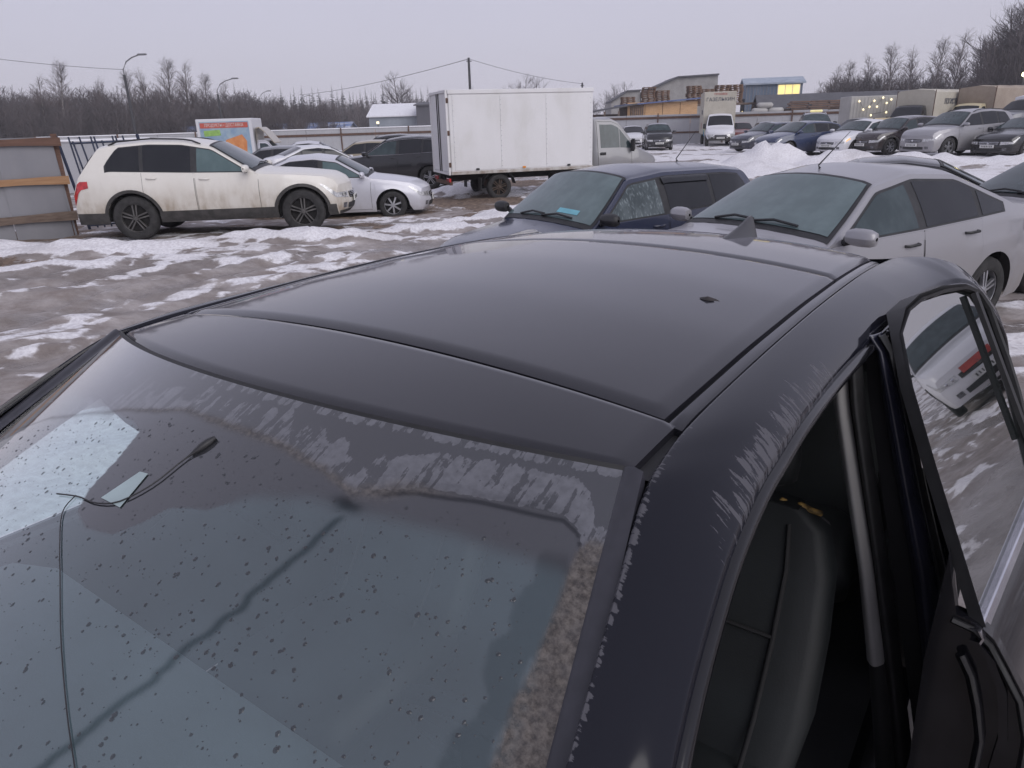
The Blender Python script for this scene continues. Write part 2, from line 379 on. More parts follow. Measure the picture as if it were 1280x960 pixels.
    o = bpy.data.objects.new('ground', me); COL.objects.link(o); struct(o)
    color_attr(o, 'mask', np.stack([sn.ravel(), lit.ravel(), wet.ravel()], -1))
    m, t, bs = _mat('slushy_ground')
    at = t.nodes.new('ShaderNodeAttribute'); at.attribute_name = 'mask'; sp = t.nodes.new('ShaderNodeSeparateColor'); t.links.new(at.outputs['Color'], sp.inputs[0])
    mp = t.nodes.new('ShaderNodeMapping'); co = t.nodes.new('ShaderNodeTexCoord'); t.links.new(co.outputs['Object'], mp.inputs[0])
    mp.inputs['Rotation'].default_value = (0, 0, -.16); mp.inputs['Scale'].default_value = (.7, 1, 1)
    v = mp.outputs[0]
    n1 = noise(t, 3.2, 8, v, .65); n2 = noise(t, 22, 5); n3 = noise(t, 1.1, 5, v)
    base = mixc(t, rangep(t, n1, .3, .7), (.215, .18, .165), (.42, .385, .375))
    base = mixc(t, math_(t, 'MULTIPLY', rangep(t, n3, .45, .65), .55), base, (.15, .125, .112))
    base = mixc(t, math_(t, 'MULTIPLY', sp.outputs[2], .55, True), base, (.125, .105, .092))
    s_m = math_(t, 'ADD', sp.outputs[0], rangep(t, n1, .2, .8, -.35, .35))
    s_m = rangep(t, s_m, .38, .62)
    snc = mixc(t, rangep(t, n2, .3, .7), (.62, .60, .62), (.82, .81, .83))
    snc = mixc(t, math_(t, 'MULTIPLY', rangep(t, n3, .5, .75), .45), snc, (.42, .39, .38))
    base = mixc(t, s_m, base, snc)
    vor = N(t, 'ShaderNodeTexVoronoi', Scale=14.); t.links.new(coordn(t, (1, 1, 1)), vor.inputs['Vector'])
    litc = mixc(t, vor.outputs['Color'], (.075, .052, .040), (.24, .175, .13))
    l_m = rangep(t, math_(t, 'ADD', sp.outputs[1], rangep(t, n2, .2, .8, -.3, .3)), .35, .6)
    base = mixc(t, l_m, base, litc)
    t.links.new(base, bs.inputs['Base Color'])
    rg = rangep(t, sp.outputs[2], .1, .7, .75, .22); rg = math_(t, 'MAXIMUM', rg, math_(t, 'MULTIPLY', math_(t, 'MAXIMUM', s_m, l_m), .8))
    t.links.new(rg, bs.inputs['Roughness'])
    bn = t.nodes.new('ShaderNodeBump'); bn.inputs['Strength'].default_value = .55; bn.inputs['Distance'].default_value = .05
    t.links.new(math_(t, 'ADD', n1, math_(t, 'MULTIPLY', n2, .5)), bn.inputs['Height']); t.links.new(bn.outputs[0], bs.inputs['Normal'])
    me.materials.append(m)
    return o
ground()
def G(x, y): return float(gz(np.array([x]), np.array([y]))[0])

# ------------------------------------------------------------------ parametric car
ARCH = {
 'sedan': [(0, .45), (.012, .50), (.06, .575), (.16, .63), (.275, .675), (.45, .95), (.57, 1.0), (.70, .975), (.885, .765), (.95, .735), (.985, .70), (1, .57)],
 'hatch': [(0, .45), (.012, .51), (.06, .58), (.15, .635), (.25, .685), (.44, .965), (.56, 1.0), (.78, .975), (.90, .90), (.965, .68), (.985, .60), (1, .5)],
 'wagon': [(0, .45), (.012, .51), (.06, .58), (.16, .635), (.26, .685), (.42, .965), (.56, 1.0), (.82, .985), (.92, .94), (.97, .68), (.985, .62), (1, .5)],
 'suv':   [(0, .45), (.010, .52), (.05, .585), (.14, .625), (.255, .66), (.43, .945), (.55, .99), (.68, 1.0), (.84, .97), (.905, .93), (.965, .68), (.985, .60), (1, .48)],
 'boxy':  [(0, .46), (.012, .56), (.05, .62), (.13, .66), (.24, .69), (.36, .95), (.48, 1.0), (.75, 1.0), (.93, .96), (.975, .68), (.99, .6), (1, .5)],
}
CREST = {'sedan': (.275, .45, .70, .885), 'hatch': (.25, .44, .88, .965), 'wagon': (.26, .42, .91, .97), 'suv': (.255, .43, .90, .965), 'boxy': (.24, .36, .92, .975)}
BELT = [(0, .40), (.05, .50), (.15, .575), (.26, .63), (.55, .65), (.85, .685), (.97, .62), (1, .5)]

class Body:
    def __init__(s, arch, L, W, H, R_, fo, wb, clear, tum=.42, profile=None, belt=None, curvF=.20, curvR=.12):
        s.L, s.W, s.H, s.R = L, W, H, R_
        s.fa = L / 2 - fo; s.ra = s.fa - wb; s.zs = clear; s.tum = tum
        s.u1 = L / 2 - curvF; s.u0 = -L / 2 + curvR; s.cF, s.cR = curvF, curvR
        Le = s.u1 - s.u0
        pr = profile or ARCH[arch]
        g = np.linspace(s.u0 - .3, s.u1 + .3, 1200); k = max(3, int(.13 / (g[1] - g[0])))
        f = (s.u1 - g) / Le
        zt = np.interp(f, [a for a, _ in pr], [b * H for _, b in pr])
        ker = np.hanning(k + 2)[1:-1]; ker /= ker.sum()
        s._g = g; s._zt = np.convolve(np.pad(zt, k, 'edge'), ker, 'same')[k:-k]
        zb = np.interp(f, [a for a, _ in (belt or BELT)], [b * H for _, b in (belt or BELT)])
        s._zb = np.convolve(np.pad(zb, k, 'edge'), ker, 'same')[k:-k]
        s.Le = Le
    def uf(s, f): return s.u1 - f * s.Le
    def crown(s, u):
        f = (s.u1 - u) / s.Le; return float(np.interp(f, [0, .05, .2, .5, .8, .96, 1], [.004, .03, .05, .06, .05, .02, .004]))
    def zt(s, u): return float(np.interp(u, s._g, s._zt))
    def zb(s, u): return min(float(np.interp(u, s._g, s._zb)), s.zt(u) - s.crown(u) - .028)
    def zc(s, u): return max(s.zb(u) + .002, s.zt(u) - s.crown(u) - .02)
    def w(s, u):
        f = (s.u1 - u) / s.Le
        return s.W / 2 * float(np.interp(f, [0, .03, .08, .2, .35, .75, .92, .98, 1], [.86, .91, .95, .985, 1, 1, .965, .92, .88]))
    def curv(s, u):
        f = (s.u1 - u) / s.Le
        return float(np.interp(f, [0, .12, .25, .5, .75, .9, 1], [s.cF, s.cF * .7, .09, .02, -.03, -s.cR * .7, -s.cR]))
    def arch(s, u):
        for a in (s.fa, s.ra):
            d = abs(u - a); Ra = s.R + .065
            if d < Ra: return s.R + math.sqrt(Ra * Ra - d * d) * .97
        return 0
    def zlow(s, u): return max(s.zs, s.arch(u))
    def sy(s, u, z):
        zb = s.zb(u); w = s.w(u)
        if z <= zb:
            t = (z - s.zs) / (zb - s.zs); y = w * float(np.interp(t, [0, .12, .3, .5, .72, .82, .95, 1], [.925, .965, .985, 1., .995, .975, .962, .945]))
            a = min(abs(u - s.fa), abs(u - s.ra))
            return y + .018 * math.exp(-(a / (s.R + .14)) ** 6) * (1 if t < .7 else max(0, (1 - t) / .3))
        return w * .945 - s.tum * (z - zb) * (.85 + .35 * (z - zb) / .5)
    def P(s, u, z, sd=1, off=0.):
        y = s.sy(u, z); k = min(1, y / s.w(u)); return (u + s.curv(u) * (1 - k * k), sd * (y + off), z)
    def top(s, u, t, off=0.):
        yc = s.sy(u, s.zc(u)); y = t * yc; z = s.zt(u) - s.crown(u) * t * t - .02 * max(0, (abs(t) - .85) / .15) ** 2
        d = (s.zt(u + .03) - s.zt(u - .03)) / .06; nl = math.hypot(1, d); k = min(1, abs(y) / s.w(u))
        return (u + s.curv(u) * (1 - k * k) - off * d / nl, y, z + off / nl)
    def bulge(s, z, front):
        zt = s.zt(s.u1 if front else s.u0); t = (z - s.zs) / (zt - s.zs)
        return float(np.interp(t, [0, .15, .4, .6, .8, 1], [-.05, .03, .055, .03, .012, 0]))
    def end(s, y, z, front=True, off=0.):
        u = s.u1 if front else s.u0; zb = s.zb(u); yj = s.sy(u, min(z, zb)); k = min(1, abs(y) / s.w(u))
        b = s.bulge(z, front) * (1 - min(1, abs(y) / yj) ** 6); sg = 1 if front else -1
        return (u + s.curv(u) * (1 - k * k) + sg * (b + off), y, z)
    def shell(s, n):
        us = set(np.linspace(s.u0, s.u1, n).tolist())
        for a in (s.fa, s.ra):
            Ra = s.R + .065
            us |= set((a + Ra * math.cos(th)) for th in np.linspace(0, math.pi, 15))
        us = sorted(q for q in us if s.u0 <= q <= s.u1)
        us = [q for i, q in enumerate(us) if i == 0 or q - us[i - 1] > .006]; us[-1] = s.u1
        tt = [1, .94, .85, .6, .3, 0]
        rows = []
        for u in us:
            zl, zb, zc = s.zlow(u), s.zb(u), s.zc(u)
            zl = min(zl, zb - .06)
            half = [s.P(u, zl + (zb - zl) * k) for k in (0, .1, .25, .45, .62, .78, .9, .97, 1)]
            half += [s.P(u, zb + (zc - zb) * k) for k in (.25, .5, .75, 1)]
            half += [s.top(u, t) for t in tt]
            rows.append(half + [(q[0], -q[1], q[2]) for q in reversed(half[:-1])])
        b = MB().grid(rows)
        for fr in (True, False):
            u = s.u1 if fr else s.u0; zb = s.zb(u); zl = s.zlow(u)
            g = []
            for k in (0, .06, .14, .25, .4, .55, .7, .85, .95, 1):
                z = zl + (zb - zl) * k; y = s.sy(u, z); g.append([s.end(y * c, z, fr) for c in (-1, -.94, -.8, -.5, -.2, 0, .2, .5, .8, .94, 1)])
            g.append([s.top(u, c) for c in (-1, -.94, -.8, -.5, -.2, 0, .2, .5, .8, .94, 1)])
            b.grid(g)
        return b
    def side_patch(s, u0, u1, lo, hi, off, sd, n=14, mr=4, mb=None):
        b = mb or MB(); cols = []
        for u in np.linspace(u0, u1, n):
            a, c = lo(u), hi(u)
            if c - a < .012:
                if cols: b.grid(cols) if len(cols) > 1 else None
                cols = []; continue
            cols.append([s.P(u, a + (c - a) * k / mr, sd, off) for k in range(mr + 1)])
        if len(cols) > 1: b.grid(cols)
        return b

def wheel(parent, c, R_, wd, sd, rim, spokes=5, near=True):
    n = 28 if near else 16
    h = wd / 2
    b = MB().lathe([(R_ * .62, -h * .9), (R_ * .70, -h), (R_ * .9, -h * .98), (R_ * .97, -h * .8), (R_, -h * .5), (R_, h * .5), (R_ * .97, h * .8), (R_ * .9, h * .98), (R_ * .70, h), (R_ * .62, h * .9), (R_ * .6, 0)], c, n=n)
    o = b.build('wheel', M['rubber'], parent, 40)
    r = MB(); y = c[1] + sd * h * .86
    cc = lambda yy: (c[0], yy, c[2])
    r.lathe([(R_ * .60, -sd * .10), (R_ * .61, -sd * .01), (R_ * .655, sd * .005), (R_ * .655, -sd * .02)], cc(y), n=n)
    r.lathe([(0.001, -sd * .06), (R_ * .60, -sd * .06)], cc(y), n=n, mi=1)
    r.lathe([(0.001, sd * .004), (R_ * .10, sd * .002), (R_ * .13, -sd * .02), (R_ * .13, -sd * .06)], cc(y), n=12)
    for k in range(spokes):
        th = 2 * math.pi * k / spokes + .3
        dx, dz = math.cos(th), math.sin(th); px, pz = -dz, dx
        for q in ((-.055, -.085), (.055, .085)) if spokes <= 6 else ((0, 0),):
            pts = []
            wd0, wd1 = (.028, .035) if spokes <= 6 else (.05, .06)
            for rr, ww, cen in ((.10, wd0, q[0]), (.62, wd1, q[1])):
                for sg in (-1, 1):
                    pts.append((c[0] + R_ * (dx * rr + px * (cen + sg * ww)), y - sd * .012 * (rr > .3) - sd * .006, c[2] + R_ * (dz * rr + pz * (cen + sg * ww))))
            r.prism([pts[0], pts[1], pts[3], pts[2]], (0, -sd * .03, 0))
    r.build('rim', [rim, M['well']], o, 40)
    return o

def car(name, label, cat, x, y, z, hdg, arch, L, W, H, pm, R_=.31, fo=.83, wb=2.6, clear=.2, group=None, near=False, clad=None, rails=None, glass='glass', wglass=None,
        fglass=None, rim='rim', spokes=5, lamp='lamp', plate=True, profile=None, tum=.42, grille='plastic', bars=2, side=0, wipers=False, quarter=True, scale=1., visor=False, mirror=None, tail=True, chrome_line=False, ind=None, crest=None, fB=None, tipf=None):
    t = thing(name, label, cat, (x, y, z), R(hdg), group); t.scale = (scale,) * 3
    B = Body(arch, L, W, H, R_, fo, wb, clear, tum, profile)
    c0, c1, c2, c3 = crest or CREST[arch]
    B.shell(64 if near else 34).build('body', pm, t, 38)
    MB().bevbox(((B.u0 + B.u1) / 2, 0, clear + .22), (L * .86, W - .52, .42), .04).build('underbody', M['well'], t)
    for a in (B.fa, B.ra):
        for sd in (-1, 1): wheel(t, (a, sd * (B.w(a) - .115), R_), R_, .215, sd, M[rim], spokes, near)
    sides = (1, -1) if not side else (side,)
    G_ = M[glass]; FG = M[fglass or glass]; WG = M[wglass or glass]
    uW = lambda f: B.uf(f)
    fB = fB or (.535 if arch != 'boxy' else .52)
    fR = .725 + (fB - .535)
    ua, ub, uc = uW(c0 + .015), uW(fB), uW(fR)
    ud = uW(tipf or {'sedan': .86, 'suv': .885, 'boxy': .93}.get(arch, .915))
    beltl = lambda u: B.zb(u) + .022
    roofline = lambda u: min(B.zc(u) - .055, beltl(u) + .07 + 1.25 * max(0, u - ud))
    slope = .06
    for sd in sides:
        # doors: body-coloured skins over a dark shut line
        for k, (u0, u1) in enumerate(((ub + .012, uW(c0 - .005)), (uc - .02, ub - .012))):
            lo = lambda u: max(B.zs + .06, B.arch(u) + .035 if B.arch(u) else 0); hi = lambda u: B.zb(u) - .004
            B.side_patch(u0 - .006, u1 + .006, lambda u: lo(u) - .006, hi, .0015, sd, 16, 8).build('shut_line', M['well'], t)
            d = B.side_patch(u0, u1, lo, hi, .0045, sd, 16, 8).build('door', pm, t, 38)
            zh = B.zb(u0) - .10
            MB().tube([B.P(u0 + .07, zh, sd, .004), B.P(u0 + .09, zh, sd, .035), B.P(u0 + .22, zh - .004, sd, .035), B.P(u0 + .24, zh - .004, sd, .004)], .012, 6).build('handle', pm if name != 'silver_sedan' else M['plastic'], d, 60)
            w0, w1 = (ub + .055, ua) if k == 0 else (uc + .02, ub - .05)
            MBp = B.side_patch(w0, w1, beltl, roofline, .006, sd, 22, 4)
            MBp.build('window', FG if k == 0 else G_, d, 60)
        tr = B.side_patch(ud + .0, ua + .06, lambda u: beltl(u) - .016, lambda u: roofline(u) + .018, .0025, sd, 40, 4)
        tr.build('window_surround', M['plastic'], t, 60)
        if chrome_line:
            mbc = MB(); mbc.tube([B.P(u, B.zb(u) + .008, sd, .006) for u in np.linspace(ud, ua, 14)], .011, 5)
            mbc.tube([B.P(u, roofline(u) + .02, sd, .006) for u in np.linspace(ud, ua, 24) if roofline(u) - beltl(u) > .0], .010, 5)
            mbc.build('chrome_trim', M['chrome'], t, 60)
        if quarter: B.side_patch(ud + .03, uc - .045, beltl, roofline, .006, sd, 16, 4).build('quarter_window', G_, t, 60)
        if visor: MB().slab([[B.P(u, roofline(u) - .055 + q * .065, sd, .010 + .014 * (1 - q)) for q in (0, .5, 1)] for u in np.linspace(uc, ub - .03, 10)], (0, sd * .004, 0)).build('wind_deflector', M['glass'], t, 60)
        # mirror
        um = ua - .10; mz = B.zb(um) + .075; my = B.sy(um, B.zb(um))
        mm = MB(); mm.tube([(um, sd * (my - .01), mz - .06), (um - .02, sd * (my + .09), mz - .03)], .03, 6)
        prof = [(.02, -.105), (.075, -.10), (.095, -.06), (.10, 0), (.095, .06), (.07, .10), (.02, .105)]
        mo = MB()
        for r_, o_ in prof: pass
        ring = []
        for r_, o_ in prof: ring.append([(um + .02 + (r_ * .75 * math.cos(a) if math.cos(a) > 0 else r_ * .35 * math.cos(a)), sd * (my + .165 + o_ * 1.12), mz + r_ * .68 * math.copysign(abs(math.sin(a)) ** .7, math.sin(a))) for a in np.linspace(0, 2 * math.pi, 13)])
        mo.grid(ring)
        mr_ = mo.build('mirror', M[mirror] if mirror else pm, t, 60)
        mm.build('mirror_arm', M['plastic'], mr_, 60)
        # lamps
        u = B.u1; yy = B.sy(u, B.zb(u)); zt = B.zb(u)
        path = [('e', .56), ('e', .66), ('e', .76), ('e', .86), ('e', .94), ('s', .0), ('s', .07), ('s', .14), ('s', .21), ('s', .27)]
        cols = []
        for i, (kd, q) in enumerate(path):
            f = i / (len(path) - 1); h0 = zt - .125 + .06 * f; h1 = zt - .012 + (.0 if kd == 'e' else 0)
            if kd == 'e': cols.append([B.end(sd * yy * q, h0 + (h1 - h0) * k, True, .006) for k in (0, .33, .66, 1)])
            else:
                h1 = B.zb(u - q) - .015; h0 = h1 - .10 * (1 - f) - .035
                cols.append([B.P(u - q, h0 + (h1 - h0) * k, sd, .006) for k in (0, .33, .66, 1)])
        hl = MB().grid(cols).build('headlight', M[lamp], t, 50)
        if near or H > 1.3:
            pr_ = MB()
            for q in (.66, .82):
                c_ = B.end(sd * yy * q, zt - .062, True, .008); pr_.lathe([(.001, .004), (.03, .006), (.036, 0)], c_, 'X', 10)
            pr_.build('lamp_reflector', M['chrome'], hl, 60)
        if ind and sd == ind:
            MB().grid([[B.P(u - q, B.zb(u - q) - .05 - k * .05, sd, .010) for k in (0, 1)] for q in (.1, .2, .3)]).build('indicator', M['indicator_lit'], hl)
        if tail:
            u = B.u0; cols = []
            zt = B.zb(u)
            hgt = .16 if arch != 'suv' else .17
            top_ = .60 * H if arch in ('suv', 'boxy', 'wagon', 'hatch') else .665 * H
            for q in (.0, .05, .10, .16, .22, .29):
                a = min(B.zb(u + q) - .02, top_); f = q / .29
                cols.append([B.P(u + q, a - hgt * (1 - .35 * f) * k - .05 * f * 0, sd, .006) for k in (0, .33, .66, 1)])
            MB().grid(cols).build('tail_lamp', M['red'], t, 50)
        if clad:
            cb = MB()
            for (p, q) in ((B.ra + R_ + .05, B.fa - R_ - .05), (B.u0 + .005, B.ra - R_ - .05), (B.fa + R_ + .05, B.u1 - .005)):
                cb = B.side_patch(p, q, lambda u: B.zs - .005, lambda u: B.zs + clad, .012, sd, 12, 3, cb)
            for a in (B.fa, B.ra):
                Ra = R_ + .065
                rows_ = []
                for th in np.linspace(.02, math.pi - .02, 22):
                    cols_ = []
                    for dr in (0, .055):
                        uu = a + (Ra + dr) * math.cos(th); zz = R_ + (Ra + dr) * math.sin(th) * .97
                        uu = min(max(uu, B.u0), B.u1); cols_.append(B.P(uu, max(zz, B.zs), sd, .012))
                    cols_.insert(0, (cols_[0][0], cols_[0][1] - sd * .08, cols_[0][2])); rows_.append(cols_)
                cb.grid(rows_)
            cb.build('lower_cladding', M['clad'], t, 60)
    # front end
    u = B.u1; yy = B.sy(u, B.zb(u)); zt = B.zb(u); zs = B.zs
    def fpatch(y0, y1, z0, z1, off=.006, n=8, mb=None, front=True, taper=0.):
        b = mb or MB(); g = []
        for a in np.linspace(y0, y1, n):
            k = 1 - taper * abs(a) / max(abs(y0), abs(y1))
            zc_ = (z0 + z1) / 2; g.append([B.end(a, zc_ + (z_ - zc_) * k, front, off) for z_ in (z0, (z0 + z1) / 2, z1)])
        return b.grid(g)
    gw = yy * .50
    gr = fpatch(-gw, gw, zt - .15, zt - .025, .006, 9, taper=.25).build('grille', M['well'], t)
    sb = MB()
    for k in range(bars):
        z_ = zt - .15 + .125 * (k + 1) / (bars + 1); sb.tube([B.end(q * gw * .96, z_, True, .012) for q in (-1, -.5, 0, .5, 1)], .008, 5)
    if grille == 'chrome': sb.tube([B.end(q * gw, zt - .03, True, .012) for q in (-1, -.5, 0, .5, 1)], .011, 5)
    sb.lathe([(.001, .012), (.035, .012), (.042, .002)], B.end(0, zt - .085, True, .012), 'X', 12)
    sb.build('grille_bars', M['chrome'] if grille in ('chrome', 'plastic') else M[grille], gr, 60)
    li = fpatch(-yy * .62, yy * .62, zs + .07, zs + .185, .006, 9, taper=.2).build('lower_intake', M['plastic'], t)
    fg = MB()
    for sd in (-1, 1): fpatch(sd * yy * .70, sd * yy * .86, zs + .10, zs + .19, .007, 4, fg)
    fg.build('fog_lamp', M['lamp_dark'], t)
    if clad: fpatch(-yy * .98, yy * .98, zs - .004, zs + .06, .008, 11).build('bumper_skirt', M['clad'], t); fpatch(-yy * .9, yy * .9, zs - .004, zs + clad, .008, 11, front=False).build('rear_bumper_skirt', M['clad'], t)
    if plate:
        pz = zs + .245
        p = MB().box(B.end(0, pz, True, .022), (.022, .52, .112)).build('number_plate', M['plate'], t)
        pb = MB(); px = B.end(0, pz, True, .0345)[0]
        for k, wd in enumerate((.03, .045, .045, .045, .035, .035, .045)): pb.box((px, -.19 + k * .062, pz), (.002, wd * .7, .058))
        pb.build('plate_characters', M['platebar'], p)
    # screens
    ws = [[B.top(uu, tt, .010) for tt in (-.93, -.85, -.7, -.5, -.3, -.15, 0, .15, .3, .5, .7, .85, .93)] for uu in np.linspace(uW(c1 - .004), uW(c0 + .02), 30)]
    wso = MB().grid(ws).build('windscreen', WG, t, 60)
    wb_ = MB().grid([[B.top(uu, tt, .005) for tt in (-.97, -.94, -.85, -.7, -.5, -.25, 0, .25, .5, .7, .85, .94, .97)] for uu in np.linspace(uW(c1 + .006), uW(c0 + .006), 30)]).build('windscreen_seal', M['plastic'], t, 60)
    rw0, rw1 = (c2 + .015, c3 - .02) if arch == 'sedan' else (c2 + .022, c3 - .008)
    MB().grid([[B.top(uu, tt, .010) for tt in (-.88, -.7, -.5, -.25, 0, .25, .5, .7, .88)] for uu in np.linspace(uW(rw0), uW(rw1), 20)]).build('rear_screen', G_, t, 60)
    if wipers:
        wp = MB()
        for y0, y1 in ((-.50, .05), (.02, .60)):
            uu = uW(c0 + .02); wp.tube([B.top(uu, y0, .02), B.top(uu - .03, (y0 + y1) / 2, .035), B.top(uu - .02, y1, .025)], .011, 5)
        wp.build('wiper', M['plastic'], t)
    if rails:
        for sd in sides:
            us = np.linspace(uW(c1 + .04), uW(c2 - .04), 12)
            MB().tube([(lambda q: (q[0], q[1], q[2] + (.035 if 0 < i < 11 else .0)))(B.top(uu, sd * .93)) for i, uu in enumerate(us)], .016, 6).build('roof_rail', M[rails], t, 60)
    return t, B

# ------------------------------------------------------------------ the black car in the foreground
# local frame: X to the car's left, Y to its tail, origin on the ground under the top edge of the windscreen
FS = .92
_h = R(53.9 - 90)
fg = thing('black_car', 'black car with rain-spotted windscreen and sunroof filling the foreground, driver door open', 'car', (-.363 * FS, 1.166 * FS, EYE - FS * 1.8), _h)
fg.scale = (FS, FS, FS)
def fgpaint(name, f0=.004, f1=.014, ior=1.58, col=(.009, .009, .013)):
    """black paint under a thin dusty film; pale dried run marks where the attribute says so"""
    m, t, b = _mat(name)
    at = t.nodes.new('ShaderNodeAttribute'); at.attribute_name = 'film'; sp = t.nodes.new('ShaderNodeSeparateColor'); t.links.new(at.outputs['Color'], sp.inputs[0])
    f = rangep(t, noise(t, 3.5, 5), .3, .7, f0, f1)
    fine = rangep(t, noise(t, 260, 3), .45, .75, 0, .25 * f1 + .002)
    n_a = noise(t, 1.0, 7, coordn(t, (16, 125, 16)), .62); n_b = noise(t, 1.0, 5, coordn(t, (34, 48, 34)), .6)
    mk = math_(t, 'ADD', math_(t, 'MULTIPLY', n_a, .66), math_(t, 'MULTIPLY', n_b, .34))
    mk = math_(t, 'ADD', mk, math_(t, 'MULTIPLY', math_(t, 'SUBTRACT', sp.outputs[0], 1.), .34))
    mk = rangep(t, mk, .485, .515)
    f = math_(t, 'ADD', f, fine)
    f = math_(t, 'ADD', f, math_(t, 'MULTIPLY', mk, .15), clamp=True)
    t.links.new(mixc(t, f, col, (.43, .42, .46)), b.inputs['Base Color'])
    t.links.new(rangep(t, f, .02, .18, .06, .5), b.inputs['Roughness'])
    b.inputs['IOR'].default_value = ior
    b.inputs['Sheen Weight'].default_value = .22 if ior > 1.5 else .04; b.inputs['Sheen Roughness'].default_value = .28; b.inputs['Sheen Tint'].default_value = (.9, .88, 1., 1)
    return m
M['fg'] = fgpaint('black_car_paint'); M['fg_rail'] = fgpaint('black_rail_paint', .0, .003, 1.40, (.0055, .006, .011))
M['fg_gloss'] = pmat('door_jamb_gloss_black', (.006, .006, .008), .09, var=.2, spec=.5)
M['jamb'] = pmat('navy_jamb_paint', (.020, .021, .034), .22, var=.2, spec=.6)
M['seal'] = pmat('black_rubber_seal', (.012, .012, .013), .55, var=.3, vscale=20)
M['gloss_trim'] = pmat('gloss_black_trim', (.008, .008, .010), .12)
M['cabin'] = pmat('dark_cabin_trim', (.008, .008, .009), .85, var=.25)
M['dash'] = pmat('grey_dashboard', (.15, .175, .185), .75, var=.12, vscale=3, bump=.1, bscale=300)
M['leather'] = pmat('dark_green_leather', (.005, .007, .008), .62, var=.3, vscale=5, bump=.06, bscale=220)
M['pillar_trim'] = pmat('grey_pillar_trim', (.21, .205, .20), .8, var=.08)
M['headliner'] = pmat('headliner', (.10, .10, .10), .95)
M['amber'] = pmat('amber_strap', (.22, .135, .035), .7, var=.85, vscale=45)

Zc_y = [-.25, -.125, 0, .15, .5, .85, 1.17, 1.40, 1.55, 1.70, 1.80]
Zc_z = [1.405, 1.426, 1.4375, 1.449, 1.463, 1.468, 1.464, 1.455, 1.445, 1.430, 1.405]
def ZR(X, Y):
    g = np.interp(Y, Zc_y, Zc_z); return g - .046 * (np.asarray(X) / .62) ** 2
def Yf(X): return -.125 + .125 * (np.asarray(X) / .62) ** 2
def Yj(X): return .138 + .018 * (np.asarray(X) / .6) ** 2
def Yk(X): return 1.165 + .01 * (np.asarray(X) / .6) ** 2
def Ye(X): return 1.74 - .10 * (np.asarray(X) / .6) ** 4
_sy = np.linspace(-.3, 1.9, 400)
_zs = np.convolve(np.pad(np.interp(_sy, Zc_y, Zc_z), 30, 'edge'), np.hanning(43)[1:-1] / np.hanning(43).sum(), 'same')[30:-30]
def ZR(X, Y): return np.interp(Y, _sy, _zs) - .046 * (np.asarray(X) / .62) ** 2 - .004 * (np.asarray(X) / .62) ** 6
def film_attr(o, fn):
    me = o.data; P = np.empty(len(me.vertices) * 3, np.float32); me.vertices.foreach_get('co', P); P = P.reshape(-1, 3)
    f = fn(P[:, 0], P[:, 1], P[:, 2]); color_attr(o, 'film', np.stack([f, f * 0, f * 0], -1))
def panel(name, xa, xb, ya, yb, nx=61, ny=41, th=.022, dz=0., lip=.006, film=None):
    """roof skin between two cross lines; edges rolled down by a small lip"""
    X = np.linspace(xa, xb, nx)
    rows = []
    for k in range(ny):
        f = k / (ny - 1); Y = ya(X) + (yb(X) - ya(X)) * f
        Z = ZR(X, Y) + dz
        ed = np.minimum(np.abs(X - xa), np.abs(xb - X)); ey = np.minimum(np.abs(Y - ya(X)), np.abs(yb(X) - Y))
        e_ = np.minimum(ed, ey); Z = Z - lip * np.clip(1 - e_ / .006, 0, 1) ** 2
        rows.append(np.stack([X, Y, Z], -1))
    o = MB().slab(rows, (0, 0, -th)).build(name, M['fg'], fg, 50)
    film_attr(o, film or (lambda x, y, z: x * 0)); return o
off = lambda f, d: (lambda X: f(X) + d)
XI = .600
panel('roof_front_panel', -XI - .02, XI + .02, off(Yf, .016), off(Yj, -.0035), 81, 21)
panel('sunroof_panel', -XI, XI, off(Yj, .0035), off(Yk, -.003), 81, 61)
panel('roof_rear_panel', -XI, XI, off(Yk, .003), Ye, 81, 31)
for sd in (-1, 1):
    a, b_ = (XI + .009, .6335) if sd > 0 else (-.6335, -XI - .009)
    panel('roof_side_strip', a, b_, lambda X: .150 + 0 * X, lambda X: 1.60 + 0 * X, 7, 61, dz=-.001)
# dark gutter layer under the shut lines
X = np.linspace(-.66, .66, 41)
MB().grid([np.stack([X, Yf(X) + .02 + (1.66 - Yf(X)) * f_, ZR(X, Yf(X) + .02 + (1.66 - Yf(X)) * f_) - .018], -1) for f_ in np.linspace(0, 1, 40)]).build('roof_gutter', M['seal'], fg)
# small mark on the sunroof
leaf = MB(); lx, ly = .45, .70
lf = [(lx + .016 * math.cos(a) * (1 + .3 * math.sin(3 * a)), ly + .011 * math.sin(a)) for a in np.linspace(0, 2 * math.pi, 9)[:-1]]
lw = lambda x, y, dz: Vector((x, y, float(ZR(x, y)) + dz))
leaf.add([lw(*q, .0015) for q in lf] + [lw(lx + .002, ly, .008)] + [lw(lx + .028, ly + .004, .002), lw(lx + .017, ly + .008, .004)], [(i, (i + 1) % 8, 8) for i in range(8)] + [(0, 9, 10), (0, 10, 8)])
mw = Matrix.Translation(fg.location) @ Matrix.Rotation(_h, 4, 'Z') @ Matrix.Scale(FS, 4)
leaf.v = [tuple(mw @ Vector(q)) for q in leaf.v]
tag(leaf.build('dry_leaf', pmat('dark_leaf', (.018, .014, .013), .5, var=.5, vscale=60)), 'small dark curled scrap lying on the sunroof panel', 'leaf')

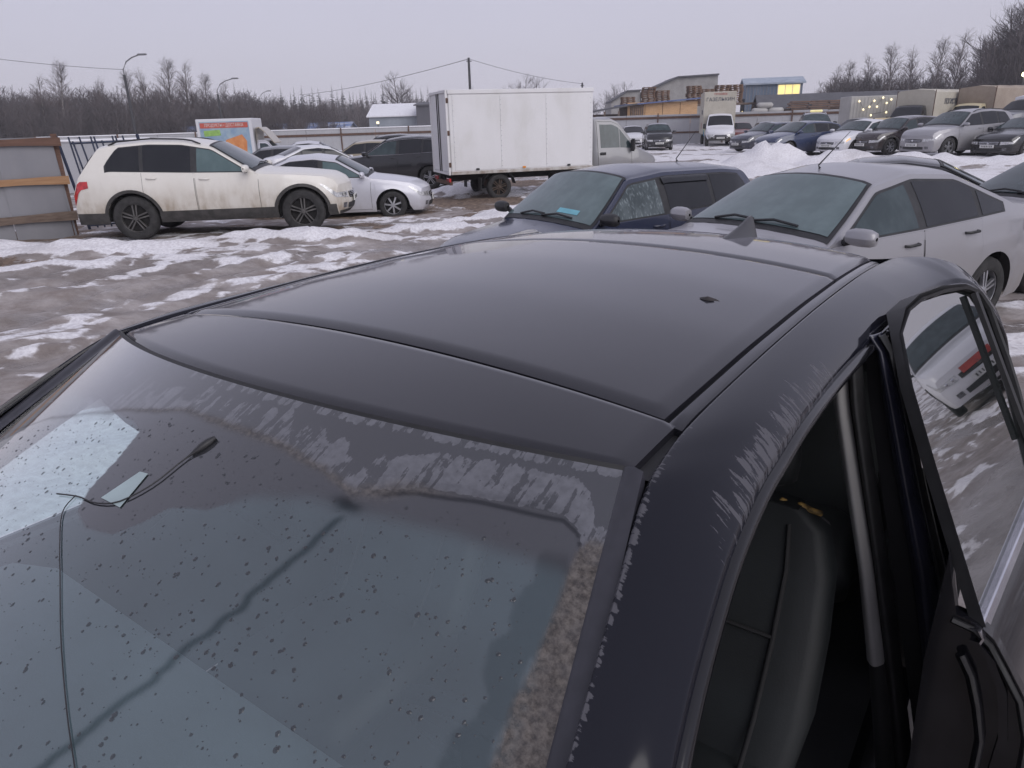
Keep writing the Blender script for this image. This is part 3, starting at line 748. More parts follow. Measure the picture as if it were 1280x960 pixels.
# windscreen surface
def WS(a, t_, off_=0.):
    a = np.asarray(a, float); t_ = np.asarray(t_, float)
    X = (.62 + .18 * t_) * a
    Y = (-.125 + .125 * a ** 2) * (1 - t_) + (-.98 + .25 * a ** 2) * t_; Z = (1.428 - .038 * a ** 2) * (1 - t_) + (.93 + .02 * a ** 2) * t_
    b = .03 * np.sin(np.pi * np.clip(t_, 0, 1)) * (1 - a ** 2) + off_
    return np.stack([X + .10 * a * off_, Y - .5 * b, Z + .86 * b], -1)
na, nt_ = 330, 210
A_, T_ = np.meshgrid(np.linspace(-1, 1, na), np.concatenate([np.linspace(0, .56, 170), np.linspace(.575, 1, 40)]), indexing='ij')
gl = MB().grid(WS(A_, T_)).build('windscreen', [], fg, None, fix=False); gl.data.flip_normals()
gl.data.polygons.foreach_set('use_smooth', [True] * len(gl.data.polygons))
U_ = A_ * .7; S_ = T_ * .9                                  # metres on the glass
arc = np.where(A_ < .53, np.interp(A_, [-1, -.8, -.6, -.29, -.06, .24, .43, .53], [.40, .30, .21, .122, .078, .080, .105, .128]),
               np.interp(A_, [.53, .64, .765, .92, .95, .975], [.126, .099, .092, .094, .11, .16]))
frit_b = np.interp(A_, [-1, -.5, -.2, -.13, -.10, -.085, -.05, .02, .10, .145, .17, .21, .26, .34, .45, .56, .75, .94, 1], [.17, .13, .125, .135, .19, .245, .278, .291, .282, .25, .222, .212, .205, .162, .143, .144, .144, .162, .2])
jit = (fbm(U_ * 26, S_ * 26, 4) - .5)
fade = np.where((A_ > .30) | (A_ < -.3), .05, .008)
frit = 1 - sstep(0, 1, (T_ - frit_b + fade * .4) / fade)
frit = np.maximum(frit, sstep(.945, .965, np.abs(A_)))
frit = np.where((A_ > .26) & (A_ < .34) & (T_ < .2) & (T_ > .165), frit * .9, frit)
# dried film above the wiped arcs, with run marks down the slope; clean drips cut through it
run = fbm(U_ * 46 + 3, S_ * 7, 4); big = fbm(U_ * 9, S_ * 14, 3)
above = sstep(.0, .006, arc - T_ + jit * .008)
band = np.interp(T_ - (arc - .10), [-.02, .01, .05, .10], [0, .25, .8, 1])
tpd = (arc - T_)
edge = fbm(U_ * 52, S_ * 3 + 5, 4)
runs = sstep(.50, .535, .72 * edge + .28 * run) * sstep(.075, .055, tpd + (vn(U_ * 55, U_ * 0) - .5) * .05)
runs = np.where(A_ > .56, sstep(.34, .40, .6 * big + .4 * edge) * sstep(.072, .058, tpd + (fbm(U_ * 20, S_ * 8, 3) - .5) * .04), runs)
topb = sstep(.026, .012, T_ + (fbm(U_ * 30, S_ * 20, 4) - .5) * .03) * sstep(.4, .5, fbm(U_ * 16, S_ * 30, 3))
topb = topb * np.interp(A_, [-1, -.2, .1, 1], [.3, .7, 1, 1])
mid = sstep(.55, .62, fbm(U_ * 30 + 9, S_ * 6 + 2, 4)) * sstep(.03, .05, T_) * np.interp(A_, [-1, -.7, -.3, 0, .4], [0, .6, .9, .5, 0]) * .7
zr = np.where(A_ > .56, 1.12 * sstep(.085, .060, tpd), sstep(.080, .045, tpd + (vn(U_ * 40, U_ * 0) - .5) * .04))
zt_ = 1.05 * sstep(.034, .008, T_) * np.interp(A_, [-1, -.2, .1, 1], [.4, .8, 1, 1])
zm = .92 * np.interp(A_, [-1, -.7, -.3, 0, .4], [0, .8, 1, .8, 0]) * sstep(.02, .05, T_)
dirt = np.clip(above * np.maximum(np.maximum(zr, zt_), zm), 0, 1.15) * np.interp(A_, [-1, -.75, -.5, .9, 1], [.3, .7, .95, 1, 1])
# crumbly dirt ridge along the wiper sweep edge
ridge = np.exp(-((T_ - arc + .004 + jit * .008) / np.interp(A_, [-1, -.2, .2, .5, .54, .60, .68, .75], [.004, .006, .008, .006, .012, .015, .006, .003])) ** 2) * np.interp(A_, [-1, -.6, -.3, .2, .45, .54, .66, .74, .9, .95], [.25, .45, .7, .9, 1, 1, .75, .10, .1, 0])
ridge *= .45 + .35 * fbm(U_ * 60, S_ * 60, 3)
# mud strip piled at the driver-side edge
ml = np.interp(T_, [.0, .112, .14, .25, .33, .41, .6, 1], [1.05, .972, .95, .945, .93, .925, .91, .88]) + jit * .010
mud = sstep(.0, .010, A_ - ml) * sstep(.110, .125, T_ + jit * .03) * (.55 + .5 * fbm(U_ * 120, S_ * 120, 3))
mud = np.clip(mud, 0, 1)
wetl = sstep(.035, .022, np.abs(ml - .022 - A_) + jit * .05) * sstep(.13, .16, T_) * .55
# dark drip line where the two sweeps meet
dl = np.interp(T_, [.158, .252, .355, .445, .492, .6, 1], [.54, .495, .445, .39, .36, .30, .05]) + (fbm(S_ * 30, U_ * 0, 3) - .5) * .03
wet = np.exp(-((A_ - dl) / .009) ** 2) * sstep(.15, .17, T_) * .8
wet = np.maximum(wet, np.exp(-((A_ - .53 + jit * .06) / .035) ** 2 - ((T_ - .142 - jit * .02) / .013) ** 2))
wet = np.maximum(wet, np.exp(-((T_ - arc - .003 + jit * .004) / .004) ** 2) * sstep(.56, .6, A_) * .8)
wet = np.maximum(wet, sstep(.0, .008, tpd) * sstep(.02, .012, tpd + jit * .02) * sstep(.56, .58, A_) * .3)
wet = np.maximum(wet, wetl * .7)
clean = above * (1 - np.clip(dirt, 0, 1))
color_attr(gl, 'dirtmap', np.stack([dirt.ravel(), np.clip(mud + ridge, 0, 1).ravel(), wet.ravel()], -1))
color_attr(gl, 'fritmap', np.stack([frit.ravel(), clean.ravel(), (mud > .05).ravel().astype(float)], -1))
gm = bpy.data.materials.new('windscreen_glass'); gm.use_nodes = True; t = gm.node_tree; t.nodes.clear()
a1 = t.nodes.new('ShaderNodeAttribute'); a1.attribute_name = 'dirtmap'; s1 = t.nodes.new('ShaderNodeSeparateColor'); t.links.new(a1.outputs['Color'], s1.inputs[0])
a2 = t.nodes.new('ShaderNodeAttribute'); a2.attribute_name = 'fritmap'; s2 = t.nodes.new('ShaderNodeSeparateColor'); t.links.new(a2.outputs['Color'], s2.inputs[0])
tr = N(t, 'ShaderNodeBsdfTransparent', Color=(.84, .95, .95, 1))
fr = N(t, 'ShaderNodeBsdfDiffuse', Color=(.016, .013, .016, 1))
df = N(t, 'ShaderNodeBsdfDiffuse', Color=(.34, .345, .385, 1)); hz = N(t, 'ShaderNodeBsdfDiffuse', Color=(.27, .405, .47, 1))
nz1 = noise(t, 120, 8, None, .72); nz2 = noise(t, 18, 6)
mc = mixc(t, rangep(t, nz1, .32, .68), (.05, .044, .041), (.155, .14, .13))
mc = mixc(t, math_(t, 'MULTIPLY', rangep(t, nz2, .58, .78), .35), mc, (.15, .10, .075))
mdv = t.nodes.new('ShaderNodeBsdfDiffuse'); t.links.new(mc, mdv.inputs['Color'])
def mixs(fac, a, b):
    n = t.nodes.new('ShaderNodeMixShader')
    if hasattr(fac, 'is_linked'): t.links.new(fac, n.inputs[0])
    else: n.inputs[0].default_value = fac
    t.links.new(a, n.inputs[1]); t.links.new(b, n.inputs[2]); return n.outputs[0]
base = mixs(s2.outputs[0], tr.outputs[0], fr.outputs[0])
haze = rangep(t, noise(t, 3, 5),   .3, .7, .12, .18)
haze = math_(t, 'MULTIPLY', haze, rangep(t, s2.outputs[0], 0, 1, 1., .22))
base = mixs(haze, base, hz.outputs[0])
n_a = noise(t, 1.0, 7, coordn(t, (78, 9, 9)), .6); n_b = noise(t, 1.0, 6, coordn(t, (40, 34, 34)), .62)
k = math_(t, 'ADD', math_(t, 'MULTIPLY', n_a, .62), math_(t, 'MULTIPLY', n_b, .38))
k = math_(t, 'ADD', k, math_(t, 'MULTIPLY', math_(t, 'SUBTRACT', s1.outputs[0], 1.), .36))
k = math_(t, 'MULTIPLY', rangep(t, k, .485, .512), rangep(t, noise(t, 90, 4), .25, .7, .12, .24), clamp=True)
base = mixs(k, base, df.outputs[0])
fz = N(t, 'ShaderNodeFresnel', IOR=1.55)
gs = N(t, 'ShaderNodeBsdfGlossy', Roughness=.035, Color=(1, 1, 1, 1))
rf = math_(t, 'MULTIPLY', fz.outputs[0], rangep(t, s1.outputs[2], 0, 1, 2.1, .5), clamp=True)
base = mixs(rf, base, gs.outputs[0])
mk = math_(t, 'MULTIPLY', s1.outputs[1], rangep(t, nz1, .28, .5, .75, 1.05), clamp=True)
base = mixs(mk, base, mdv.outputs[0])
wd = N(t, 'ShaderNodeBsdfDiffuse', Color=(.02, .021, .025, 1))
base = mixs(math_(t, 'MULTIPLY', s1.outputs[2], .45), base, wd.outputs[0])
om = t.nodes.new('ShaderNodeOutputMaterial'); t.links.new(base, om.inputs['Surface'])
gl.data.materials.append(gm)
# rain spots on the wiped glass
dr = MB(); r_ = random.Random(3); cnt = 0
while cnt < 2100:
    a, tt = r_.uniform(-.95, .93), r_.uniform(.08, .62)
    ar_ = np.interp(a, [-1, -.6, -.29, -.06, .24, .43, .53, .64, .92], [.4, .21, .122, .078, .080, .105, .135, .10, .097])
    if tt < ar_ + .012 or r_.random() > .55 + .45 * float(vn(a * 9, tt * 14)): continue
    n_big = r_.random(); s_ = .0006 + .0025 * n_big ** 3; el = r_.uniform(.8, 1.35)
    c = WS(a, tt, .0004); da = WS(a + .002, tt, .0004) - c; dt = WS(a, tt + .002, .0004) - c
    da = da / np.linalg.norm(da); dt = dt / np.linalg.norm(dt); nrm = np.cross(dt, da); nrm = nrm / np.linalg.norm(nrm); nrm = nrm if nrm[2] > 0 else -nrm
    ph = r_.uniform(0, 6.28); wob = [1 + r_.uniform(-.22, .22) for _ in range(8)]
    ring = [c + s_ * wob[i] * (da * math.cos(i * .785 + ph) + dt * el * math.sin(i * .785 + ph)) for i in range(8)]
    ring2 = [c + .6 * (q - c) + nrm * s_ * .22 for q in ring]
    dr.add(ring + ring2 + [c + nrm * s_ * .30], [(i, (i + 1) % 8, 8 + (i + 1) % 8, 8 + i) for i in range(8)] + [(8 + i, 8 + (i + 1) % 8, 16) for i in range(8)])
    cnt += 1
m, t, b = _mat('rain_spot'); b.inputs['Base Color'].default_value = (.045, .048, .055, 1); b.inputs['Roughness'].default_value = .12; b.inputs['Alpha'].default_value = .66; b.inputs['Specular IOR Level'].default_value = .6
stuff(dr.build('rain_spots', m, gl, 180, fix=False))

# seals and mouldings round the screen
aa = np.linspace(-1, 1, 60)
MB().slab([np.stack([WS(q, 0, d)[..., :] + (0, dy, dz) for (d, dy, dz) in ((.0, -.003, -.002), (.003, .006, .001), (.002, .012, -.004))]) for q in aa], (0, 0, -.012)).build('top_seal', M['seal'], fg, 50)
for sd in (-1, 1):
    rows = []
    for tt in np.linspace(-.005, 1, 50):
        p0 = WS(sd * 1.0, tt, .004); ex_ = np.array([sd, 0, 0]); wd_ = .024 + .012 * tt
        rows.append([p0 - ex_ * .003 + (0, 0, -.004), p0 + ex_ * .003, p0 + ex_ * wd_ * .5 + (0, 0, .0015), p0 + ex_ * wd_ + (0, 0, -.002), p0 + ex_ * (wd_ + .003) + (0, 0, -.012)])
    MB().slab(rows, (0, 0, -.012)).build('screen_moulding', M['gloss_trim'] if 0 else pmat('satin_black_moulding', (.030, .030, .038), .32, var=.15, vscale=30), fg, 50)

# roof rails: inner line follows the gutter and the screen, outer line the door opening
IN = np.array([(-.98, .846, .928), (-.60, .777, 1.095), (-.33, .722, 1.222), (-.15, .684, 1.316), (-.03, .658, 1.374), (.06, .645, 1.391), (.18, .638, 1.400), (.45, .637, 1.410), (.80, .639, 1.417), (1.15, .640, 1.413), (1.40, .641, 1.404), (1.60, .645, 1.391), (1.72, .655, 1.383), (1.79, .71, 1.380), (1.81, .77, 1.372), (1.84, .825, 1.345), (1.95, .875, 1.27), (2.12, .915, 1.17), (2.35, .94, 1.06), (2.6, .93, 1.0)])
OUT = np.array([(-.95, .955, .865), (-.60, .885, 1.02), (-.25, .803, 1.21), (-.047, .770, 1.300), (.12, .753, 1.334), (.25, .748, 1.346), (.38, .745, 1.354), (.62, .742, 1.352), (.88, .749, 1.351), (1.18, .761, 1.348), (1.38, .776, 1.345), (1.53, .798, 1.342), (1.62, .822, 1.341), (1.68, .848, 1.336), (1.73, .872, 1.318), (1.78, .898, 1.28), (1.83, .93, 1.225), (1.90, .965, 1.15), (2.02, .99, 1.03), (2.2, .995, .93)])
def catmull(P, n):
    P = np.asarray(P, float); Q = np.vstack([2 * P[0] - P[1], P, 2 * P[-1] - P[-2]]); o = []
    for s_ in np.linspace(0, len(P) - 1 - 1e-9, n):
        i = int(s_); f = s_ - i; a, b, c, d = Q[i:i + 4]
        o.append(.5 * (2 * b + (c - a) * f + (2 * a - 5 * b + 4 * c - d) * f * f + (3 * b - a - 3 * c + d) * f ** 3))
    return np.array(o)
def resample(P, n):
    P = catmull(P, 400); d = np.r_[0, np.cumsum(np.linalg.norm(np.diff(P, axis=0), axis=1))]
    q = np.linspace(0, d[-1], n); return np.stack([np.interp(q, d, P[:, i]) for i in range(3)], -1)
def corr(n=1300): return catmull(IN, n), catmull(OUT, n)
I2, O2 = corr()
FR = [.0, .015, .03, .05] + list(np.linspace(.08, .92, 36)) + [.94, .96, .98, 1.0]
for sd in (-1, 1):
    rows = []
    for a, o in zip(I2, O2):
        p0 = np.array([sd * a[1], a[0], a[2]]); p1 = np.array([sd * o[1], o[0], o[2]])
        d = p1 - p0; nrm = np.cross(d, (0, 1, 0)); nrm = nrm / np.linalg.norm(nrm); nrm = nrm if nrm[2] > 0 else -nrm
        row = [p0 + (0, 0, -.014)]
        for f in FR:
            bl = .078 * np.linalg.norm(d) * (1 - (2 * f - 1) ** 2) * float(np.interp(a[0], [1.2, 1.7], [1., .6])) - .010 * np.clip((f - .93) / .07, 0, 1) + (.0 if f > .0 else -.004)
            row.append(p0 + d * f + nrm * bl)
        row.append(p1 + nrm * -.03 - d * .05)
        rows.append(row)
    o = MB().grid(rows).build('roof_rail', M['fg_rail'], fg, 60)
    nrow = len(rows[0]); F = np.tile(np.array([-.05] + FR + [1.05]), len(rows))
    Yv = np.repeat(O2[:, 0], nrow)
    L_ = np.repeat(np.r_[0, np.cumsum(np.linalg.norm(np.diff(O2, axis=0), axis=1))], nrow)
    W_ = F * .13; L_ = np.array([q[1] + .25 * abs(q[0]) for r__ in rows for q in r__])
    rg = fbm(L_ * 120, W_ * 8, 4); rg2 = fbm(L_ * 45 + 5, W_ * 26, 4)
    bot = sstep(.40, .75, F + (vn(L_ * 60, L_ * 0) - .5) * .35) * np.interp(Yv, [-.3, -.12, .02, .15, .6, .85], [0, .25, .8, 1.08, .85, 0])
    topm = sstep(.16, .03, F) * np.interp(Yv, [-.7, -.5, .0, .35, .6], [.9, 1.05, 1.05, .8, 0])
    blot = .85 * np.exp(-((F - .40) / .20) ** 2) * np.interp(Yv, [.05, .2, .5, .65], [0, 1, 1, 0]) * sstep(.40, .6, fbm(L_ * 14, W_ * 10, 3))
    fm = np.clip(np.maximum.reduce([bot, topm, blot]), 0, 1.1) * (1. if sd > 0 else .3); color_attr(o, 'film', np.stack([fm, fm * 0, fm * 0], -1))
    ia = catmull(IN, 760)[490:]
    rp = []
    for k_, q in enumerate(ia):
        f_ = k_ / (len(ia) - 1); e_ = (.585 * (1 + .12 * f_), 1.70 + .72 * f_, 1.376 - .32 * f_)
        rp.append([(sd * (e_[0] * (1 - g) + (q[1] - .004) * g), e_[1] * (1 - g) + q[0] * g, e_[2] * (1 - g) + (q[2] - .006) * g + .02 * f_ ** .5 * math.sin(math.pi * g)) for g in (0, .2, .4, .6, .8, 1)])
    MB().slab(rp[::8], (0, 0, -.012)).build('rear_pillar', M['fg_gloss'], fg, 50)
    # weather strip on the opening edge and inner flange
    MB().tube([(sd * (q[1] - .004), q[0], q[2] - .016) for q in O2[::15]], .0125, 8).build('door_seal', M['gloss_trim'], fg, 60)
    MB().tube([(sd * (q[1] - .035), q[0] + .01, q[2] - .032) for q in O2[::15]], .016, 8).build('inner_seal', M['seal'], fg, 60)
    rows = [[(sd * (q[1] - .035), q[0], q[2] - .02), (sd * (q[1] - .075), q[0] + .01, q[2] - .045), (sd * (q[1] - .10), q[0] + .02, q[2] - .045), (sd * (q[1] - .125), q[0] + .02, q[2] - .03)] for q in O2[::20] if q[0] > -.55]
    MB().slab(rows, (0, 0, -.008)).build('pillar_lining', M['cabin'], fg, 50)
# roof lining
X = np.linspace(-.62, .62, 21)
MB().slab([np.stack([X, np.full(21, y_) + 0 * X, ZR(X, y_) - .05], -1) for y_ in np.linspace(-.02, 1.6, 20)], (0, 0, .012)).build('headliner', M['headliner'], fg, 50)

# rear lip, shark fin, rear screen, boot
rl = []
for f in np.linspace(-.93, .93, 41):
    x_ = .60 * f; y_ = float(Ye(x_)); rl.append([(x_, y_ + dy, float(ZR(x_, min(y_, 1.74))) + dz) for dy, dz in ((.006, -.004), (.03, -.007), (.055, -.014), (.065, -.026), (.05, -.05))])
MB().slab(rl, (0, 0, -.01)).build('rear_roof_lip', M['gloss_trim'], fg, 50)
fy, fx = 1.50, .205
fz_ = lambda x, y: float(ZR(x, y))
sec = []
for f, hh, ww in ((0, .004, .008), (.12, .011, .026), (.3, .020, .032), (.5, .034, .035), (.7, .052, .035), (.86, .070, .032), (.95, .077, .028), (1.0, .072, .024)):
    y_ = 1.46 + .27 * f; z0 = fz_(fx, min(y_, 1.72)) - .006
    sec.append([(fx - ww, y_, z0), (fx - ww * .8, y_, z0 + hh * .25), (fx - ww * .35, y_, z0 + hh * .75), (fx - ww * .12, y_, z0 + hh * .97), (fx + ww * .12, y_, z0 + hh * .97), (fx + ww * .35, y_, z0 + hh * .75), (fx + ww * .8, y_, z0 + hh * .25), (fx + ww, y_, z0)])
fb = MB().grid(sec); fb.prism(sec[-1], (0, .002, 0))
fin = fb.build('shark_fin_antenna', pmat('satin_black_fin', (.02, .02, .023), .35), fg, 40)
MB().slab([[(x_ * (1 + .12 * s_), 1.76 + .64 * s_ + .06 * (1 - abs(x_) / .58), 1.395 - .32 * s_ - .03 * (x_ / .58) ** 2) for x_ in np.linspace(-.58, .58, 13)] for s_ in np.linspace(0, 1, 8)], (0, 0, -.006)).build('rear_screen', M['glass'], fg, 60)
MB().slab([[(x_, y_, z_ - .02 * (x_ / .8) ** 2) for x_ in np.linspace(-.74, .74, 13)] for y_, z_ in ((2.38, 1.07), (2.6, 1.06), (2.85, 1.045), (2.98, 1.01), (3.05, .9), (3.08, .7), (3.10, .45), (3.05, .22))], (0, -.01, -.02)).build('boot_lid', M['fg'], fg, 40)

# body sides below the belt
def BX(z, y):
    t_ = (z + .0) / .86; b = np.interp(t_, [0, .2, .45, .7, .9, 1.0], [.93, .985, 1.02, 1.03, 1.015, .99])
    return b * np.interp(y, [-2.3, -2.0, -1.5, -.9, 2.0, 2.6, 3.05], [.80, .88, .95, .985, .985, .95, .85])
RW, RY = .355, (-1.33, 1.78)
def side_panel(name, sd, y0, y1, z1, mt=None, n=24):
    rows = []
    for y_ in np.linspace(y0, y1, n):
        zl = .16
        for c in RY:
            d = abs(y_ - c)
            if d < .42: zl = max(zl, .30 + math.sqrt(.42 ** 2 - d * d))
        top = z1(y_)
        rows.append([(sd * float(BX(z_, y_)), y_, z_) for z_ in np.linspace(min(zl, top - .03), top, 12)])
    o = MB().slab(rows, (-sd * .012, 0, 0)).build(name, mt or M['fg'], fg, 40)
    if mt is None: film_attr(o, lambda x, y, z: x * 0)
    return o
bel = lambda y_: float(np.interp(y_, [-2.2, -1.5, -.9, .7, 1.8, 2.3, 3.05], [.66, .80, .86, .875, .90, 1.0, .95]))
for sd in (-1, 1):
    side_panel('front_wing', sd, -2.15, -.90, bel, n=40)
    side_panel('rear_wing', sd, 1.80, 3.05, bel, n=40)
    if sd < 0:
        d = side_panel('front_door', sd, -.89, .76, bel); MB().bevbox((sd * 1.035, .58, .78), (.03, .2, .03), .01).build('handle', M['fg_gloss'], d)
        d = side_panel('rear_door', sd, .77, 1.79, bel, n=30); MB().bevbox((sd * 1.035, 1.55, .80), (.03, .2, .03), .01).build('handle', M['fg_gloss'], d)
    MB().slab([[(sd * x_, y_, z_) for x_, z_ in ((.98, .02), (.975, .10), (.93, .17), (.86, .175), (.80, .12))] for y_ in np.linspace(-.93, 1.42, 12)], (0, 0, -.01)).build('sill', M['fg_gloss'], fg, 40)
    for c in RY:
        wo = wheel(fg, (0, sd * .88, RW - .05), RW, .23, sd, M['rim'], 5)
        for q in (wo,): q.rotation_euler = (0, 0, R(90) * 0)
        for q in [wo] + list(wo.children):      # builder axis is Y: turn the wheel to this car's X axis
            me = q.data; me.transform(Matrix(((0, 1, 0, 0), (1, 0, 0, c), (0, 0, 1, 0), (0, 0, 0, 1))))
hood = []
for s_ in np.linspace(0, 1, 18):
    y_ = -.96 - 1.16 * s_; hood.append([(x_ * float(BX(.8, y_)) * .97, y_ - .12 * (1 - x_ * x_) * (.3 + .7 * s_), bel(y_) + .055 * (1 - x_ ** 2) - .0) for x_ in np.linspace(-1, 1, 21)])
o = MB().slab(hood, (0, 0, -.01)).build('bonnet', M['fg'], fg, 40); film_attr(o, lambda x, y, z: x * 0)
fb = []
for z_ in (.16, .25, .36, .48, .58, .67): fb.append([(x_ * .84 * (1 if z_ > .2 else .96), -2.13 - .17 * (1 - x_ * x_) - .05 * math.sin(z_ * 4), z_) for x_ in np.linspace(-1, 1, 17)])
o = MB().slab(fb, (0, .02, 0)).build('front_bumper', M['fg'], fg, 40); film_attr(o, lambda x, y, z: x * 0)
MB().slab([[(x_, -2.33 + .17 * (x_ / .8) ** 2, z_) for x_ in np.linspace(-.38, .38, 7)] for z_ in (.48, .57, .65)], (0, -.012, 0)).build('grille', M['plastic'], fg)
for sd in (-1, 1): MB().slab([[(sd * x_, -2.25 + .22 * ((x_ - .45) / .4) ** 2 + .10 * 0, z_) for x_ in (.45, .58, .70, .80)] for z_ in (.54, .62, .69)], (0, -.02, 0)).build('headlight', M['lamp'], fg)
MB().slab([[(x_, -.99 + .25 * (x_ / .8) ** 2 - d, .93 - d * .3) for x_ in np.linspace(-.8, .8, 17)] for d in (-.03, .03, .08)], (0, 0, -.02)).build('cowl', M['plastic'], fg)
for a0, a1 in ((-.75, -.02), (.02, .72)):
    P = [WS(a0, .99, .02), WS(a0 * .6 + a1 * .4, .965, .025), WS(a1, .94, .015)]
    MB().tube([tuple(q) for q in P], .012, 6).build('wiper', M['plastic'], fg)

# cabin
MB().slab([[(x_, y_, z_) for x_ in np.linspace(-.74, .74, 9)] for y_, z_ in ((-.93, .90), (-.75, .925), (-.45, .93), (-.28, .91), (-.20, .85), (-.18, .70), (-.22, .45), (-.4, .2))], (0, -.01, -.015)).build('dashboard', M['dash'], fg, 40)
MB().slab([[(x_, -.42 + .20 * (1 - ((x_ - .42) / .2) ** 2) * k, .925 + .055 * math.sqrt(max(0, 1 - ((x_ - .42) / .21) ** 2)) * (1 - .25 * k)) for k in (0, .5, 1)] for x_ in np.linspace(.22, .62, 11)], (0, 0, -.012)).build('instrument_hood', M['cabin'], fg, 60)
fl = MB(); fl.box((0, .8, .12), (1.7, 3.4, .06)); fl.build('floor', M['cabin'], fg)
MB().box((0, 2.22, .55), (1.5, .08, .9)).build('rear_bulkhead', M['cabin'], fg)
sw = [(.42 + .19 * math.cos(a), -.02 - .19 * math.sin(a) * math.sin(R(25)) * 1., .80 + .19 * math.sin(a) * math.cos(R(25))) for a in np.linspace(0, 2 * math.pi, 33)]
s_o = MB().tube(sw, .016, 8, cap=False).build('steering_wheel', M['cabin'], fg, 60)
sb = MB(); sb.lathe([(.001, -.03), (.07, -.025), (.085, .0), (.07, .02)], (.42, -.02, .80), 'Y', 16)
for a in (R(0), R(180), R(270)): sb.tube([(.42, -.02, .80), (.42 + .18 * math.cos(a), -.02 - .18 * math.sin(a) * .42, .80 + .18 * math.sin(a) * .9)], .018, 6)
sb.build('wheel_hub', M['cabin'], s_o, 60)
def seat(x0, y0, front=True, z0=.0):
    b = MB()
    rows = []
    for k, (dy, z_, wd_, th) in enumerate(((-.02, .36, .25, .16), (.05, .50, .27, .15), (.13, .66, .265, .13), (.20, .80, .25, .11), (.245, .88, .215, .085), (.255, .915, .15, .05))):
        ring = []
        for a in np.linspace(0, 2 * math.pi, 21)[:-1]:
            c, s_ = math.cos(a), math.sin(a); e = 2.8
            ring.append((x0 + wd_ * math.copysign(abs(c) ** (2 / e), c), y0 + dy + th * math.copysign(abs(s_) ** (2 / e), s_) * (.6 if s_ < 0 else .45) + .03 * abs(c) ** 2 * -1 * (s_ < 0), z_ + z0))
        rows.append(ring + [ring[0]])
    b.grid(rows); b.prism(rows[-1][:-1], (0, 0, .004))
    o = b.build('seat_back', M['leather'], fg, 60)
    for q in (-.155, .155):
        MB().tube([(x0 + q * k_, y0 + d_, z_ + z0) for k_, d_, z_ in ((1.0, -.128, .40), (1.02, -.048, .50), (1.02, .045, .66), (.98, .128, .80), (.86, .19, .885))], .006, 6).build('piping', M['cabin'], o, 60)
    MB().tube([(x0 + q, y0 + .047, .665 + z0) for q in (-.155, -.08, 0, .08, .155)], .005, 6).build('seam', M['cabin'], o, 60)
    hr = MB(); rows = []
    for z_, wd_, th in ((.955, .10, .03), (.97, .125, .045), (1.03, .13, .05), (1.09, .12, .045), (1.115, .09, .02)):
        rows.append([(x0 + wd_ * math.copysign(abs(math.cos(a)) ** .7, math.cos(a)), y0 + .255 + th * math.copysign(abs(math.sin(a)) ** .7, math.sin(a)), z_ + z0) for a in np.linspace(0, 2 * math.pi, 17)])
    hr.grid(rows); hr.prism(rows[-1][:-1], (0, 0, .003)); hr.prism(rows[0][:-1], (0, 0, -.003))
    for q in (-.05, .05): hr.tube([(x0 + q, y0 + .25, .88 + z0), (x0 + q, y0 + .255, .97 + z0)], .008, 6)
    hr.build('headrest', M['leather'], o, 60)
    MB().bevbox((x0, y0 - .27, .33 + z0), (.52, .56, .16), .05).build('seat_cushion', M['leather'], fg, 50)
    return o
so_ = seat(.50, .66); seat(-.46, .62)
rb = MB(); rb.bevbox((0, 1.62, .36), (1.4, .5, .18), .06); rb.build('rear_bench', M['leather'], fg, 50)
rb = MB().slab([[(x_, 1.82 + .3 * k, .42 + .46 * k) for x_ in np.linspace(-.68, .68, 9)] for k in (0, .5, .9, 1)], (0, .10, .03)).build('rear_backrest', M['leather'], fg, 40)
tg = MB()
for k in range(4): tg.tube([(.575 + .016 * k, .885 + .012 * k, .895), (.60 + .022 * k, .90, .918 - .008 * (k % 2)), (.635 + .018 * k, .915, .90)], .007, 6)
amb = tg
mwf = mw
amb.v = [tuple(mwf @ Vector(q)) for q in amb.v]
tag(amb.build('amber_strap', [M['amber']], None, 60), 'crumpled amber strap lying over the driver seat shoulder', 'strap')
# mirror, sensor housing, sticker and wires behind the screen
mm = []
for f in np.linspace(0, 1, 9):
    mm.append([tuple(WS(.03 + .13 * (1 - .35 * f) * k, .10 + .17 * f, -.012 - .035 * (1 - k * k))) for k in (-1, -.6, 0, .6, 1)])
MB().slab(mm, (0, .006, -.01)).build('sensor_housing', M['cabin'], fg, 60)
MB().bevbox((.02, -.14, 1.235), (.25, .035, .075), .02, R(-8)).build('rear_view_mirror', M['cabin'], fg, 50)
for sx in (-.36, .34): MB().slab([[tuple(WS(sx / .64 + dx / .64, tt, -.045)) for dx in (-.16, -.08, .08, .16)] for tt in (.02, .08, .12)], (0, .004, -.014)).build('sun_visor', M['headliner'], fg, 50)
cab_ = [WS(a, tt, .003) for a, tt in ((-.16, .275), (-.085, .262), (-.02, .258), (.04, .242), (.08, .202), (.095, .155), (.107, .128), (.12, .102))]
MB().tube([tuple(q) for q in catmull(cab_, 24)], [.0011] * 18 + [.0018, .0036, .0056, .0062, .0056, .003], 6).build('aerial_cable', M['plastic'], fg, 60)
vl = [WS(a, tt, .002) for a, tt in ((-.10, .262), (-.085, .29), (0, .325), (.075, .355), (.2, .413), (.32, .473), (.40, .515))]
MB().tube([tuple(q) for q in catmull(vl, 24)], .0008, 5).build('hanging_wire', M['plastic'], fg, 60)
MB().slab([[tuple(WS(a, tt, .0015)) for a, tt in ((-.02, .248), (.01, .192))], [tuple(WS(a, tt, .0015)) for a, tt in ((.055, .248), (.037, .190))]], (0, 0, .0006)).build('screen_sticker', pmat('pale_sticker', (.34, .42, .43), .5), fg)
